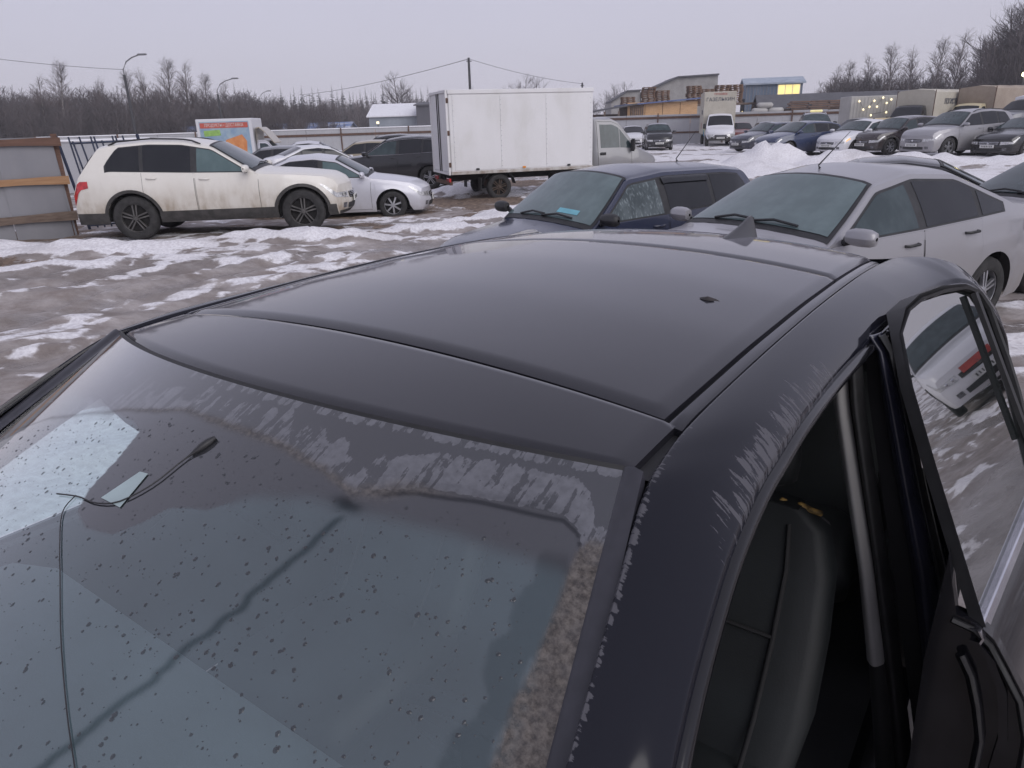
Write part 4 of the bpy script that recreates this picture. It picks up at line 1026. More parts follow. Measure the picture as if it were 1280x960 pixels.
# far side windows
for y0, y1 in ((-.55, .74), (.80, 1.66)):
    rows = []
    for y_ in np.linspace(y0, y1, 14):
        zt_ = float(np.interp(y_, OUT[:, 0], OUT[:, 2])); xt = float(np.interp(y_, OUT[:, 0], OUT[:, 1])); zb_ = .87
        if zt_ - zb_ < .03: continue
        rows.append([(-(.975 + (xt - .975) * f), y_, zb_ + (zt_ - .02 - zb_) * f) for f in np.linspace(0, 1, 6)])
    sg = bpy.data.materials.get('side_glass_clear')
    if sg is None:
        sg = bpy.data.materials.new('side_glass_clear'); sg.use_nodes = True; t = sg.node_tree; t.nodes.clear()
        tr = N(t, 'ShaderNodeBsdfTransparent', Color=(.86, .95, .94, 1)); g2 = N(t, 'ShaderNodeBsdfGlossy', Roughness=.02, Color=(1, 1, 1, 1)); fz = N(t, 'ShaderNodeValue'); fz.outputs[0].default_value = .07
        ms = t.nodes.new('ShaderNodeMixShader'); t.links.new(fz.outputs[0], ms.inputs[0]); t.links.new(tr.outputs[0], ms.inputs[1]); t.links.new(g2.outputs[0], ms.inputs[2])
        om = t.nodes.new('ShaderNodeOutputMaterial'); t.links.new(ms.outputs[0], om.inputs[0])
    MB().grid(rows).build('side_window', sg, fg, 60)
MB().slab([[(-x_, y_, z_) for y_, z_ in ((.70, .87), (.80, .87))] for x_, z_ in ((.97, .87),)] + [[(-.735, .80, 1.33), (-.735, .92, 1.33)]], (.02, 0, 0)).build('centre_pillar', M['cabin'], fg)
MB().slab([[(-.93, y_, z_) for y_ in np.linspace(-.85, 1.75, 9)] for z_ in (.2, .5, .75, .87)], (.03, 0, 0)).build('door_lining', M['cabin'], fg)

# driver-side B pillar: light trim, seal, gloss jamb, seal, and the gap to the rear door
BP = [(1.352, .668, .70, .775), (1.335, .672, .725, .79), (1.205, .693, .748, .843), (1.02, .740, .796, .903), (.827, .790, .846, .972), (.62, .834, .898, 1.02), (.263, .90, .985, 1.05), (.05, .93, 1.0, 1.05)]
def bpil(f0, f1, yo, nm, mt, n=10, ridge=0., zmin=None):
    rows = []
    bz = np.array(BP)[::-1]
    for z_ in np.linspace(.05, 1.352, 40):
        if zmin and z_ < zmin: continue
        xs = [np.interp(z_, bz[:, 0], bz[:, i]) for i in (1, 2, 3)]
        row = []
        for f in np.linspace(f0, f1, n):
            x_ = np.interp(f, [0, .31, 1], xs); g = (f - f0) / (f1 - f0)
            row.append((x_, .90 + yo - ridge * math.sin(math.pi * g) - .16 * (f) * 0, z_ + .12 * (x_ - xs[0])))
        rows.append(row)
    return MB().slab(rows, (0, .012, 0)).build(nm, mt, fg, 60)
bpil(.0, .17, -.045, 'pillar_trim', M['pillar_trim'], 8, .02, .56)
bpil(.0, .18, -.03, 'lower_pillar_trim', M['cabin'], 8, .02)
bpil(.17, .33, -.03, 'inner_pillar_seal', M['seal'], 8, .03)
bpil(.31, .57, .03, 'pillar_recess', M['cabin'], 6, .0)
bpil(.55, .84, .0, 'door_jamb', M['jamb'], 16, .028)
bpil(.83, .92, -.012, 'outer_pillar_seal', M['seal'], 8, .02)
bpil(.91, 1.06, .02, 'jamb_return', M['fg_gloss'], 8, .006)
bpil(-.12, .06, .0, 'belt_webbing', M['cabin'], 4, .004)

# rear door, standing ajar: glass plane leans in to the roof
F = [(1.026, .717, .859), (.96, .757, .996), (.893, .798, 1.136), (.828, .844, 1.271), (.786, .905, 1.358), (.786, 1.010, 1.384), (.799, 1.122, 1.387), (.827, 1.3, 1.371), (.857, 1.474, 1.349), (.885, 1.579, 1.318), (.913, 1.616, 1.273), (.946, 1.603, 1.207), (.977, 1.596, 1.144), (1.015, 1.567, 1.065), (1.058, 1.502, .968), (1.093, 1.453, .89), (1.086, 1.261, .861)]
Fp = [Vector(q) for q in F]
pc = sum(Fp, Vector()) / len(Fp)
nrm = (Fp[16] - Fp[0]).cross(Fp[4] - Fp[0]).normalized(); nrm = nrm if nrm.x > 0 else -nrm
proj_ = lambda q: q - nrm * ((q - Fp[0]).dot(nrm))
Fp = [proj_(q) for q in Fp]; pc = proj_(pc)
dg_ = MB(); dg_.add([pc + nrm * .0] + Fp, [(0, i + 1, (i + 1) % len(Fp) + 1) for i in range(len(Fp))])
m, t, b = _mat('rear_door_glass'); b.inputs['Base Color'].default_value = (.01, .013, .013, 1); b.inputs['Roughness'].default_value = .015; b.inputs['Specular IOR Level'].default_value = 1.0; b.inputs['IOR'].default_value = 3.0
rg_ = dg_.build('rear_door_window', m, fg)
def offs(k): return [pc + (q - pc) * (1 + k / (q - pc).length) for q in Fp]
o1, o2, o3 = offs(.004), offs(.012), offs(.022)
for i in range(5): o2[i] = o1[i] + (o2[i] - o1[i]) * .35; o3[i] = o1[i] + (o3[i] - o1[i]) * .30
rows = [[o1[i] + nrm * .004, o1[i] + nrm * .014, o2[i] + nrm * .018, o2[i] + nrm * .006, o3[i] + nrm * .012, o3[i] + nrm * (-.03 if i > 4 else -.006)] for i in range(len(Fp) - 1)]
MB().grid(rows).build('door_frame', M['seal'], rg_, 50)
ba, bb = proj_(Vector((.872, 1.527, 1.332))) + nrm * .008, proj_(Vector((1.055, 1.482, .97))) + nrm * .008
dd = (bb - ba).normalized(); sdv = dd.cross(nrm)
MB().prism([ba - sdv * .013, ba + sdv * .013, bb + sdv * .013, bb - sdv * .013], nrm * .012).build('division_bar', M['seal'], rg_)
# bright belt moulding and the painted door below it
e0, e1 = Vector((1.022, .69, .858)), Vector((1.112, 1.50, .866))
bl = []
for f in np.linspace(0, 1, 14):
    q = e0.lerp(e1, f); bl.append([q + Vector((.0, 0, .004)), q + Vector((.013, 0, .004)), q + Vector((.022, 0, -.010)), q + Vector((.018, 0, -.026))])
dsk = []
for f in np.linspace(0, 1, 16):
    q = e0.lerp(e1, f); dsk.append([q + Vector((dx, .02 * (dz < -.5), dz)) for dx, dz in ((.014, -.02), (.045, -.05), (.075, -.11), (.095, -.22), (.09, -.40), (.05, -.58), (-.02, -.72))])
rd = MB().slab(dsk, (-.015, 0, 0)).build('rear_door', M['fg_gloss'], fg, 40)
MB().slab(bl, (-.004, 0, 0)).build('belt_moulding', M['chrome'], rd, 40)
dp = [Vector(q) for q in ((.960, .70, 1.00), (.992, .70, .878), (1.030, .705, .868), (1.060, .705, .845), (1.091, .70, .800), (1.125, .70, .745), (1.150, .70, .66), (1.160, .70, .50), (1.12, .70, .25), (1.02, .70, .12), (.96, .70, .16), (.965, .70, .50), (.955, .70, .75))]
MB().prism(dp, (0, .035, 0)).build('door_edge', M['fg_gloss'], rd, 30)
MB().tube([q + Vector((-.006, -.004, -.012)) for q in dp[1:8]], .007, 6).build('edge_seal', M['seal'], rd, 60)
MB().tube([(1.012, .69, .80), (1.035, .69, .76), (1.055, .69, .70), (1.075, .69, .62), (1.08, .69, .45)], .010, 6).build('edge_seal', M['gloss_trim'], rd, 60)

# ------------------------------------------------------------------ parked vehicles
P_white_dirty = paint('dirty_white_paint', (.70, .675, .62), dirt=.8, zlo=.35, zhi=1.15, dcol=(.34, .28, .215))
P_white = paint('white_paint', (.66, .66, .69), dirt=.25, zlo=.2, zhi=.8)
P_pearl = paint('pale_silver_paint', (.56, .56, .61), metal=.15, dirt=.35, zlo=.2, zhi=.7, dcol=(.3, .27, .24))
P_silver = paint('silver_paint', (.30, .295, .315), metal=.25, dirt=.45, zlo=.25, zhi=1.0, dcol=(.27, .245, .225), rough=.38)
P_black = paint('black_paint', (.010, .010, .013), dirt=.09, zlo=.2, zhi=.8, rough=.22)
P_navy = paint('navy_paint', (.020, .026, .055), dirt=.30, zlo=.2, zhi=.9, rough=.25)
P_blue = paint('dark_blue_paint', (.028, .042, .095), dirt=.25, zlo=.2, zhi=.8, rough=.25)
P_brown = paint('dark_brown_paint', (.032, .024, .027), dirt=.2, zlo=.2, zhi=.8, rough=.25)
P_grey = paint('grey_paint', (.16, .165, .18), dirt=.3, rough=.3)
P_olive = paint('sand_paint', (.33, .28, .20), dirt=.3, rough=.3)
P_red = paint('dark_red_paint', (.16, .03, .025), dirt=.3, rough=.3)
P_cream = paint('cream_cab_paint', (.55, .48, .30), dirt=.4, zlo=.3, zhi=1.4, rough=.4)

TQ = [(0, .46), (.008, .53), (.05, .595), (.16, .635), (.30, .665), (.47, .94), (.58, .99), (.70, 1.0), (.82, .975), (.885, .935), (.955, .70), (.975, .64), (1, .48)]
car('white_suv', 'mud-splashed white SUV with black lower trim beside the grey metal fence', 'SUV', -5.38, 14.05, -.08, 6.4, 'suv', 4.80, 1.93, 1.72, P_white_dirty, R_=.385, fo=.80, wb=2.90, clear=.30,
    near=True, clad=.19, rails='plastic', glass='glass', fglass='glass_teal', wglass='glass_clear', rim='rim_dark', spokes=5, wipers=True, bars=3, grille='chrome', profile=TQ, crest=(.30, .47, .885, .955), tipf=.865)
car('silver_white_sedan', 'pale silver sedan parked nose to the right just beyond the muddy white SUV', 'car', -4.0, 17.4, -.29, 4., 'sedan', 4.40, 1.73, 1.47, P_pearl, R_=.315, fo=.83, wb=2.6, clear=.19,
    near=True, fglass='glass_teal', wglass='glass_clear', glass='glass', rim='rim', spokes=7, wipers=True)
car('black_suv', 'black SUV with bright window trim, nose left, its tail behind the white box truck', 'SUV', -3.55, 25.6, -.27, 168, 'suv', 4.70, 1.89, 1.70, P_black, R_=.365, fo=.93, wb=2.7, clear=.22,
    near=True, glass='glass', fglass='glass_clear', wglass='glass_clear', rim='rim', spokes=5, chrome_line=True)
NV = [(0, .42), (.012, .47), (.06, .53), (.16, .585), (.245, .625), (.42, .965), (.56, 1.0), (.80, .985), (.90, .945), (.965, .72), (.985, .62), (1, .5)]
tb_, BB_ = car('navy_hatchback', 'dark navy estate with window deflectors and frosted glass behind the black car roof', 'car', 1.20, 8.80, -.29, -145.6, 'wagon', 4.30, 1.76, 1.50, P_navy, R_=.31, fo=.85, wb=2.6, clear=.18,
    near=True, glass='glass', fglass='glass_frost', wglass='glass_mist', wipers=True, visor=True, mirror='plastic', profile=NV, crest=(.245, .42, .91, .97))
p_ = Vector(BB_.top(BB_.uf(.80), -.15, .004))
MB().tube([p_, p_ + Vector((.02, 0, .025)), p_ + Vector((-.22, .10, .36))], [.014, .007, .002], 6).build('aerial', M['plastic'], tb_)
MB().grid([[BB_.top(BB_.uf(.26 + f), c, .013) for c in np.linspace(.22, .62, 6)] for f in (.022, .036)]).build('pale_blue_card', pmat('pale_blue_card', (.16, .42, .50), .5), tb_)
tc_, BC_ = car('silver_sedan', 'silver sedan with foggy windscreen parked close behind the black car', 'car', 2.80, 6.52, -.16, -151.7, 'sedan', 4.40, 1.74, 1.45, P_silver, R_=.305, fo=.78, wb=2.72, clear=.18,
    near=True, glass='glass', fglass='glass_clear', wglass='glass_mist', wipers=True, rim='rim', spokes=5, fB=.552, tipf=.842, tum=.52)
p_ = Vector(BC_.top(BC_.uf(.50), -.12, .004))
MB().tube([p_, p_ + Vector((.02, 0, .025)), p_ + Vector((-.22, .10, .30))], [.012, .007, .002], 6).build('aerial', M['plastic'], tc_)
car('black_sedan', 'low black sedan mostly hidden behind the roof of the silver sedan', 'car', 6.9, 12.3, -.40, -22, 'sedan', 4.6, 1.78, 1.42, P_black, R_=.31, near=True, glass='glass', fglass='glass_clear', wglass='glass_clear')
car('silver_hatchback', 'silver car cut by the right edge, only windscreen and bonnet in view', 'car', 6.95, 8.9, -.30, -165, 'hatch', 4.3, 1.75, 1.47, P_silver, near=True, glass='glass', fglass='glass_clear', wglass='glass_clear', wipers=True)
# the row along the far fence, left to right
RG = 'cars parked in the row beyond the snow bank'
car('boxy_black_car', 'boxy black car with a white plate facing us left of the tall delivery truck', 'car', 9.95, 49.3, -.18, -97, 'boxy', 4.1, 1.80, 1.64, P_black, R_=.32, fo=.8, wb=2.55, clear=.2, wglass='glass_clear', group=RG, grille='chrome')
car('white_hatchback', 'small white car half hidden left of the boxy black car', 'car', 9.3, 55.0, -.2, -95, 'hatch', 4.1, 1.72, 1.5, P_white, group=RG)
car('navy_estate', 'dark navy car at the left end of the row, its nose behind the snow heap', 'car', 14.28, 40.65, -.08, -157, 'wagon', 4.5, 1.75, 1.47, P_navy, R_=.31, fo=.86, wb=2.65, clear=.17, wglass='glass_clear', fglass='glass_clear', rim='rim_dark', group=RG)
car('blue_hatchback', 'dark blue hatchback in the row left of the white one with an orange indicator', 'car', 13.77, 35.27, -.05, -160, 'hatch', 4.25, 1.79, 1.49, P_blue, R_=.315, fo=.88, wb=2.65, clear=.17, wglass='glass_clear', fglass='glass_clear', group=RG, near=True)
car('white_compact', 'white compact sedan with a lit orange indicator in the far row', 'car', 16.0, 33.9, -.02, -153, 'sedan', 4.3, 1.70, 1.47, P_white, R_=.305, fo=.82, wb=2.55, clear=.17, wglass='glass_clear', fglass='glass_clear', ind=1, group=RG, near=True)
car('brown_crossover', 'dark brown crossover with round lamps left of the large silver SUV', 'crossover', 17.18, 32.9, -.02, -160, 'suv', 4.15, 1.77, 1.57, P_brown, R_=.34, fo=.8, wb=2.53, clear=.2, wglass='glass_clear', fglass='glass_clear', group=RG, near=True, clad=.1, spokes=7)
car('silver_suv', 'large silver SUV with a black mesh grille in the far row', 'SUV', 18.15, 30.2, -.0, -160, 'suv', 4.68, 1.84, 1.75, P_silver, R_=.365, fo=.9, wb=2.7, clear=.22, wglass='glass_clear', glass='glass', rails='plastic', group=RG, near=True, grille='plastic')
car('dark_sedan', 'dark sedan at the right edge of the far row in front of the silver SUV', 'car', 20.09, 28.9, -.02, -155, 'sedan', 4.65, 1.82, 1.46, P_black, R_=.325, fo=.9, wb=2.72, clear=.17, wglass='glass_clear', fglass='glass_clear', group=RG, near=True, grille='chrome')
# second line, seen over the first
BG = 'cars parked further back against the fence'
car('red_car', 'dark red car whose end shows right of the tall delivery truck', 'car', 16.5, 53.0, -.15, -100, 'hatch', 4.0, 1.68, 1.5, P_red, group=BG)
car('dark_hatchback', 'dark car peeping out right of the delivery truck bonnet', 'car', 17.6, 50.5, -.15, -100, 'hatch', 4.1, 1.72, 1.5, P_black, group=BG)
tx, _b = car('black_taxi', 'black SUV with a yellow roof sign standing behind the blue hatchback', 'SUV', 18.9, 46.2, -.0, -108, 'suv', 4.7, 1.88, 1.82, P_black, R_=.36, group=BG, rails='chrome', wglass='glass_clear')
MB().bevbox((.1, 0, 1.88), (.25, .7, .14), .04).build('roof_sign', pmat('yellow_roof_sign', (.75, .68, .35), .4, emit=(1, .85, .4), estr=.35), tx)
car('grey_hatchback', 'grey car whose roof shows right of the black SUV with the yellow sign', 'car', 19.9, 42.6, -.05, -140, 'hatch', 4.2, 1.75, 1.5, P_grey, group=BG)
# the crowd left of the box truck
CG = 'cars crowded left of the white box truck'
car('grey_estate', 'blue-grey estate with a bright window line behind the pale silver sedan', 'car', -9.05, 29.5, -.33, 178, 'wagon', 4.5, 1.75, 1.48, P_grey, group=CG, chrome_line=True, near=True)
car('silver_liftback', 'silver car with a green-tinted window in the second line behind the blue-grey estate', 'car', -9.0, 36.2, -.28, 10, 'sedan', 4.5, 1.75, 1.48, P_pearl, group=CG, fglass='glass_clear', near=True)
car('white_sedan', 'white car whose roof slopes down behind the pale silver sedan', 'car', -6.75, 27.9, -.28, 30, 'sedan', 4.4, 1.72, 1.46, P_white, group=CG, near=True)
car('sand_estate', 'sand-coloured car with a dark snow-dusted roof left of the black SUV', 'car', -5.85, 32.0, -.28, 170, 'wagon', 4.5, 1.75, 1.5, P_olive, group=CG, near=True)
car('black_hatchback', 'black car with a snow-dusted roof just left of the black SUV, beyond the sand-coloured one', 'car', -5.6, 35.4, -.28, 175, 'suv', 4.5, 1.8, 1.68, P_black, group=CG)
car('snowy_car', 'car under snow beside the top corner of the box truck door', 'car', -2.7, 42.0, -.28, 160, 'suv', 4.4, 1.8, 1.72, P_white, group=CG)
# white SUV outside the frame on the driver's side: it shows mirrored in the rear door glass
wsu, WB = car('white_crossover', 'white SUV with a black grille seen only as a reflection in the rear door glass', 'SUV', 14.15, 8.97, -.10, -153, 'suv', 4.6, 1.88, 1.68, P_white, R_=.36, fo=.9, wb=2.7, clear=.2, near=True, wglass='glass_clear', grille='rim_dark', bars=4)
MB().grid([[WB.end(y_, z_, True, .03) for z_ in (.60, .72)] for y_ in (-.30, -.1, .1, .3)]).build('red_badge', M['ink_red'], wsu)

# ------------------------------------------------------------------ trucks
def truck_wheels(t, xs, R_, half, dual=True, rim='rim_rust'):
    for a in xs:
        for sd in (-1, 1):
            wheel(t, (a, sd * (half - .11), R_), R_, .2, sd, M[rim], 6, True)
CABP = [(0, .40), (.02, .46), (.10, .52), (.28, .60), (.33, .635), (.60, .955), (.70, 1.0), (.97, .99), (1.0, .97)]
def cab(t, pm, L, W, H, x0, R_, glass='glass_clear', clear=.38, hood_frac=None, wh=True, profile=CABP, chromebars=2):
    """short-bonnet truck cab; local x0 = rear face of the cab"""
    B = Body('suv', L, W, H, R_, .62, 20., clear, .16, profile, [(0, .38), (.1, .47), (.3, .56), (.6, .58), (1, .58)], .22, .0)
    sh = lambda q: (q[0] + x0 + L / 2, q[1], q[2])
    mb = B.shell(40); mb.v = [sh(q) for q in mb.v]; mb.build('cab', pm, t, 38)
    mk = lambda g, nm, mt, par=t, sm=60: MB().grid([[sh(q) for q in r_] for r_ in g]).build(nm, mt, par, sm)
    mk([[B.top(u, c, .006) for c in (-.92, -.5, 0, .5, .92)] for u in np.linspace(B.uf(.585), B.uf(.345), 7)], 'windscreen', M[glass])
    for sd in (-1, 1):
        u0, u1 = B.uf(.93), B.uf(.42)
        lo = lambda u: max(B.zs + .1, B.arch(u) + .03 if B.arch(u) else 0); hi = lambda u: B.zb(u) + .0
        pb = B.side_patch(u0 - .008, u1 + .008, lambda u: lo(u) - .008, lambda u: max(B.zb(u), B.zc(u) - .05), .0015, sd, 14, 9); pb.v = [sh(q) for q in pb.v]; pb.build('shut_line', M['well'], t)
        pb = B.side_patch(u0, u1, lo, lambda u: max(B.zb(u), B.zc(u) - .06), .005, sd, 14, 9); pb.v = [sh(q) for q in pb.v]; d = pb.build('door', pm, t, 38)
        for a, c in ((B.uf(.89), B.uf(.60)), (B.uf(.59), B.uf(.40))):
            pb = B.side_patch(a, c, lambda u: B.zb(u) + .04, lambda u: B.zc(u) - .13, .009, sd, 12, 3); pb.v = [sh(q) for q in pb.v]; pb.build('window', M[glass], d, 60)
        q = sh(B.P(B.uf(.86), B.zb(B.uf(.86)) - .11, sd, .02)); MB().bevbox(q, (.17, .03, .07), .012).build('handle', M['plastic'], d)
        um = B.uf(.42); q = sh(B.P(um, B.zb(um) + .12, sd, .13))
        ar = MB().bevbox(q, (.10, .17, .33), .04).build('mirror', M['plastic'], t)
        MB().tube([sh(B.P(um, B.zb(um) - .02, sd, 0)), (q[0], q[1] - sd * .05, q[2] - .1)], .02, 6).build('mirror_arm', M['plastic'], ar)
        u = B.u1; yy = B.sy(u, B.zb(u)); zt = B.zb(u)
        g = [[B.end(sd * yy * k, z_, True, .008) for z_ in (zt - .19, zt - .1, zt - .03)] for k in (.60, .75, .9)] + [[B.P(u - k, z_, sd, .008) for z_ in (zt - .17 + k * .3, zt - .1 + k * .2, zt - .02)] for k in (.0, .1, .18)]
        mk(g, 'headlight', M['lamp'])
    u = B.u1; yy = B.sy(u, B.zb(u)); zt = B.zb(u)
    gr = mk([[B.end(yy * k, z_, True, .008) for z_ in (zt - .24, zt - .15, zt - .05)] for k in np.linspace(-.5, .5, 6)], 'grille', M['well'])
    sb = MB()
    for k in range(chromebars): sb.tube([sh(B.end(yy * q, zt - .10 - k * .08, True, .014)) for q in (-.48, 0, .48)], .011, 5)
    sb.build('grille_bars', M['chrome'], gr)
    mk([[B.end(yy * k, z_, True, .012) for z_ in (clear, clear + .12, clear + .27)] for k in np.linspace(-.97, .97, 9)], 'bumper', M['clad'])
    q = sh(B.end(0, clear + .17, True, .035)); pl = MB().box(q, (.02, .52, .11)).build('number_plate', M['plate'], t)
    pb = MB()
    for k in range(7): pb.box((q[0] + .012, -.19 + k * .062, q[2]), (.002, .03, .058))
    pb.build('plate_characters', M['platebar'], pl)
    if wh:
        for sd in (-1, 1): wheel(t, (x0 + L / 2 + B.fa, sd * (W / 2 - .14), R_), R_, .2, sd, M['rim_rust'], 6, True)
    return B

# 1. the white box truck in the middle
t = thing('box_truck', 'white box truck with a silver-grey cab standing across the lane', 'truck', (.46, 20.9, -.22), R(17.5))
P_cab = paint('grey_cab_paint', (.235, .235, .245), metal=.2, dirt=.3, zlo=.3, zhi=1.3, rough=.4)
M['box_white'] = stained('dirty_white_box', [(.2, (.56, .55, .52)), (.5, (.70, .695, .70)), (.8, (.76, .755, .77))], (1, 1, .5), 1.1, .55, .05)
BX0, BX1, BZ0, BZ1, BH = -2.25, 1.72, .70, 2.75, .96
bx = MB().bevbox(((BX0 + BX1) / 2, 0, (BZ0 + BZ1) / 2), (BX1 - BX0, 2 * BH, BZ1 - BZ0), .02).build('cargo_box', M['box_white'], t)
for sd in (-1, 1):      # riveted side panels with thin joints
    for k in range(3):
        a = BX0 + .10 + k * 1.26
        MB().bevbox((a + .625, sd * (BH + .004), (BZ0 + BZ1) / 2 - .02), (1.248, .014, BZ1 - BZ0 - .24), .004).build('side_panel', M['box_white'], bx)
    MB().bevbox(((BX0 + BX1) / 2, sd * (BH + .010), BZ1 - .05), (BX1 - BX0 + .02, .03, .10), .008).build('top_rail', M['box_white'], bx)
    MB().bevbox(((BX0 + BX1) / 2, sd * (BH + .010), BZ0 + .04), (BX1 - BX0 + .02, .03, .08), .008).build('bottom_rail', stained('rusty_white_edge', [(.3, (.22, .16, .12)), (.6, (.50, .485, .46))], (1, 1, 1), 4), bx)
for sd in (-1, 1):
    dd = MB().bevbox((BX0 - .022, sd * .475, (BZ0 + BZ1) / 2), (.04, .92, BZ1 - BZ0 - .14), .01).build('rear_door', M['box_white'], t)
    MB().tube([(BX0 - .06, sd * .10, BZ0 + .0), (BX0 - .06, sd * .10, BZ1 - .04)], .013, 6).build('lock_bar', M['plastic'], dd)
    hb = MB()
    for z_ in (BZ0 + .25, (BZ0 + BZ1) / 2, BZ1 - .25): hb.bevbox((BX0 - .03, sd * (BH - .01), z_), (.06, .05, .12), .008)
    hb.build('hinge', M['rust'], dd)
for sd in (-1, 1):
    for k in range(3): MB().bevbox((BX0 + .7 + k * 1.28, sd * (BH + .03), BZ0 + .12), (.09, .02, .05), .006).build('side_marker', M['plastic'] if k != 1 else M['orange'], bx)
    rv = MB()
    for k in range(4):
        for j in range(14): rv.lathe([(.001, sd * .004), (.008, sd * .003), (.011, 0)], (BX0 + .115 + k * 1.26, sd * (BH + .011), BZ0 + .18 + j * .125), 'Y', 6)
    stuff(rv.build('rivets', M['chrome'], bx))
fr_ = MB()
for sd in (-1, 1): fr_.box((BX0 - .045, sd * (BH - .03), (BZ0 + BZ1) / 2), (.05, .06, BZ1 - BZ0))
fr_.box((BX0 - .047, 0, BZ1 - .03), (.05, 2 * BH - .13, .06)); fr_.box((BX0 - .047, 0, BZ0 + .03), (.05, 2 * BH - .13, .06)); fr_.build('door_frame', M['box_white'], t)
ch = MB()
for sd in (-1, 1): ch.box((.45, sd * .38, .60), (5.3, .09, .16))
for k in (-1.9, -1.0, -.1, .9, 1.8): ch.box((k, 0, .62), (.08, .75, .10))
ch.bevbox((.85, -.66, .50), (.55, .36, .34), .05); ch.build('chassis', M['well'], t)
MB().lathe([(.001, -.5), (.12, -.48), (.12, .48), (.001, .5)], (-.9, 0, .36), 'Y', 14).build('axle_housing', M['rust'], t)
for sd in (-1, 1):
    fp = [[(-.95 + .46 * math.cos(a), sd * (.62 + q), .34 + .44 * math.sin(a)) for q in (0, .3)] for a in np.linspace(.15, math.pi - .15, 9)]
    MB().slab(fp, (0, 0, .012)).build('mudguard', M['plastic'], t)
    MB().box((-1.45, sd * .77, .42), (.015, .3, .34)).build('mud_flap', M['rubber'], t)
    tl = MB().bevbox((BX0 - .03, sd * .72, .56), (.06, .32, .10), .01).build('tail_lamp', M['red'], t)
MB().box((BX0 + .0, 0, .48), (.07, 1.75, .09)).build('rear_bumper', M['rust'], t)
truck_wheels(t, (-.95,), .335, .93)
cab(t, P_cab, 2.15, 1.84, 2.02, 1.80, .335, 'glass_clear', .36)

# 2. the delivery truck with lettering
t = thing('delivery_truck', 'delivery truck with a dirty white tall box reading ГАЗЕЛЬКИН and a white cab', 'truck', (15.2, 54.4, -.18), R(-101))
bx = MB().bevbox((-.25, 0, 2.15), (3.9, 2.15, 2.75), .03).build('cargo_box', M['tarp'], t)
text_mesh('lettering', 'ГАЗЕЛЬКИН', .315, M['ink'], bx, (1.712, .02, 3.02), (R(90), 0, R(90)))
text_mesh('small_lettering', 'ГРУЗОВОЕ', .17, M['ink_red'], bx, (1.712, .02, 3.36), (R(90), 0, R(90)))
text_mesh('side_lettering', 'КИН', .40, M['ink'], bx, (.6, -1.085, 2.2), (R(90), 0, 0))
MB().bevbox((.4, -1.084, 1.35), (.9, .012, .4), .003).build('side_patch', pmat('faded_red_print', (.42, .28, .25), .7), bx)
MB().box((-.1, 0, .62), (4.4, .9, .2)).build('chassis', M['well'], t)
truck_wheels(t, (-1.0,), .36, 1.0)
cab(t, P_white, 2.1, 1.95, 2.12, 1.76, .36, 'glass', .40)
lv = MB(); lv.bevbox((1.95, -.985, 1.10), (.75, .012, .34), .004)
lv.build('green_door_graphic', pmat('green_print', (.38, .55, .22), .5), t)
MB().bevbox((1.78, -.99, .86), (.42, .012, .40), .004).build('blue_door_graphic', pmat('blue_print', (.12, .34, .55), .5), t)
MB().bevbox((2.55, -.975, .98), (.42, .03, .40), .01).build('cream_fender', pmat('cream_fender', (.55, .5, .34), .5), t)

# 3. advert truck far left
t = thing('advert_truck', 'box truck with a bright food advert on its side, seen over the white SUV roof', 'truck', (-12.9, 38.3, -.3), R(4)); t.scale = (.76, 1, 1)
bx = MB().bevbox((-1.1, 0, 1.55), (3.5, 2.0, 2.1), .03).build('cargo_box', P_white, t)
ad = MB().box((-1.1, -1.008, 1.6), (3.1, .012, 1.75)).build('advert_panel', stained('blue_print_panel', [(.3, (.20, .30, .45)), (.7, (.42, .52, .55))], scale=1.6), bx)
MB().box((-1.1, -1.018, 2.30), (3.0, .008, .24)).build('advert_stripe', pmat('red_print', (.50, .10, .07), .6), bx)
MB().prism([(-2.4, -1.02, 1.80), (-1.35, -1.02, 1.84), (-1.40, -1.02, 2.10), (-2.42, -1.02, 2.06)], (0, -.006, 0)).build('advert_print', pmat('green_print_2', (.28, .48, .12), .6), bx)
MB().prism([(-1.25, -1.02, 1.0), (.15, -1.02, 1.05), (.22, -1.02, 1.55), (-.05, -1.02, 1.86), (-1.1, -1.02, 1.62)], (0, -.006, 0)).build('advert_print', stained('orange_print', [(.3, (.55, .17, .05)), (.7, (.72, .34, .14))], scale=3), bx)
text_mesh('advert_lettering', 'ПРОДУКТЫ • ДОСТАВКА', .20, M['plate'], bx, (-1.1, -1.025, 2.30), (R(90), 0, 0))
fp = [[(q, yy, z_) for yy in (-.8, -.4, .4, .8)] for q, z_ in ((.75, 1.5), (.78, 2.15), (1.0, 2.18), (1.35, 1.95), (1.75, 1.55), (1.85, 1.45))]
MB().slab(fp, (0, 0, -.05)).build('roof_fairing', P_olive, t, 40)
truck_wheels(t, (-2.0,), .36, .95)
MB().box((-.5, 0, .45), (4.4, .8, .2)).build('chassis', M['well'], t)
cab(t, P_pearl, 2.1, 1.9, 1.62, .72, .36, 'glass_clear', .36)

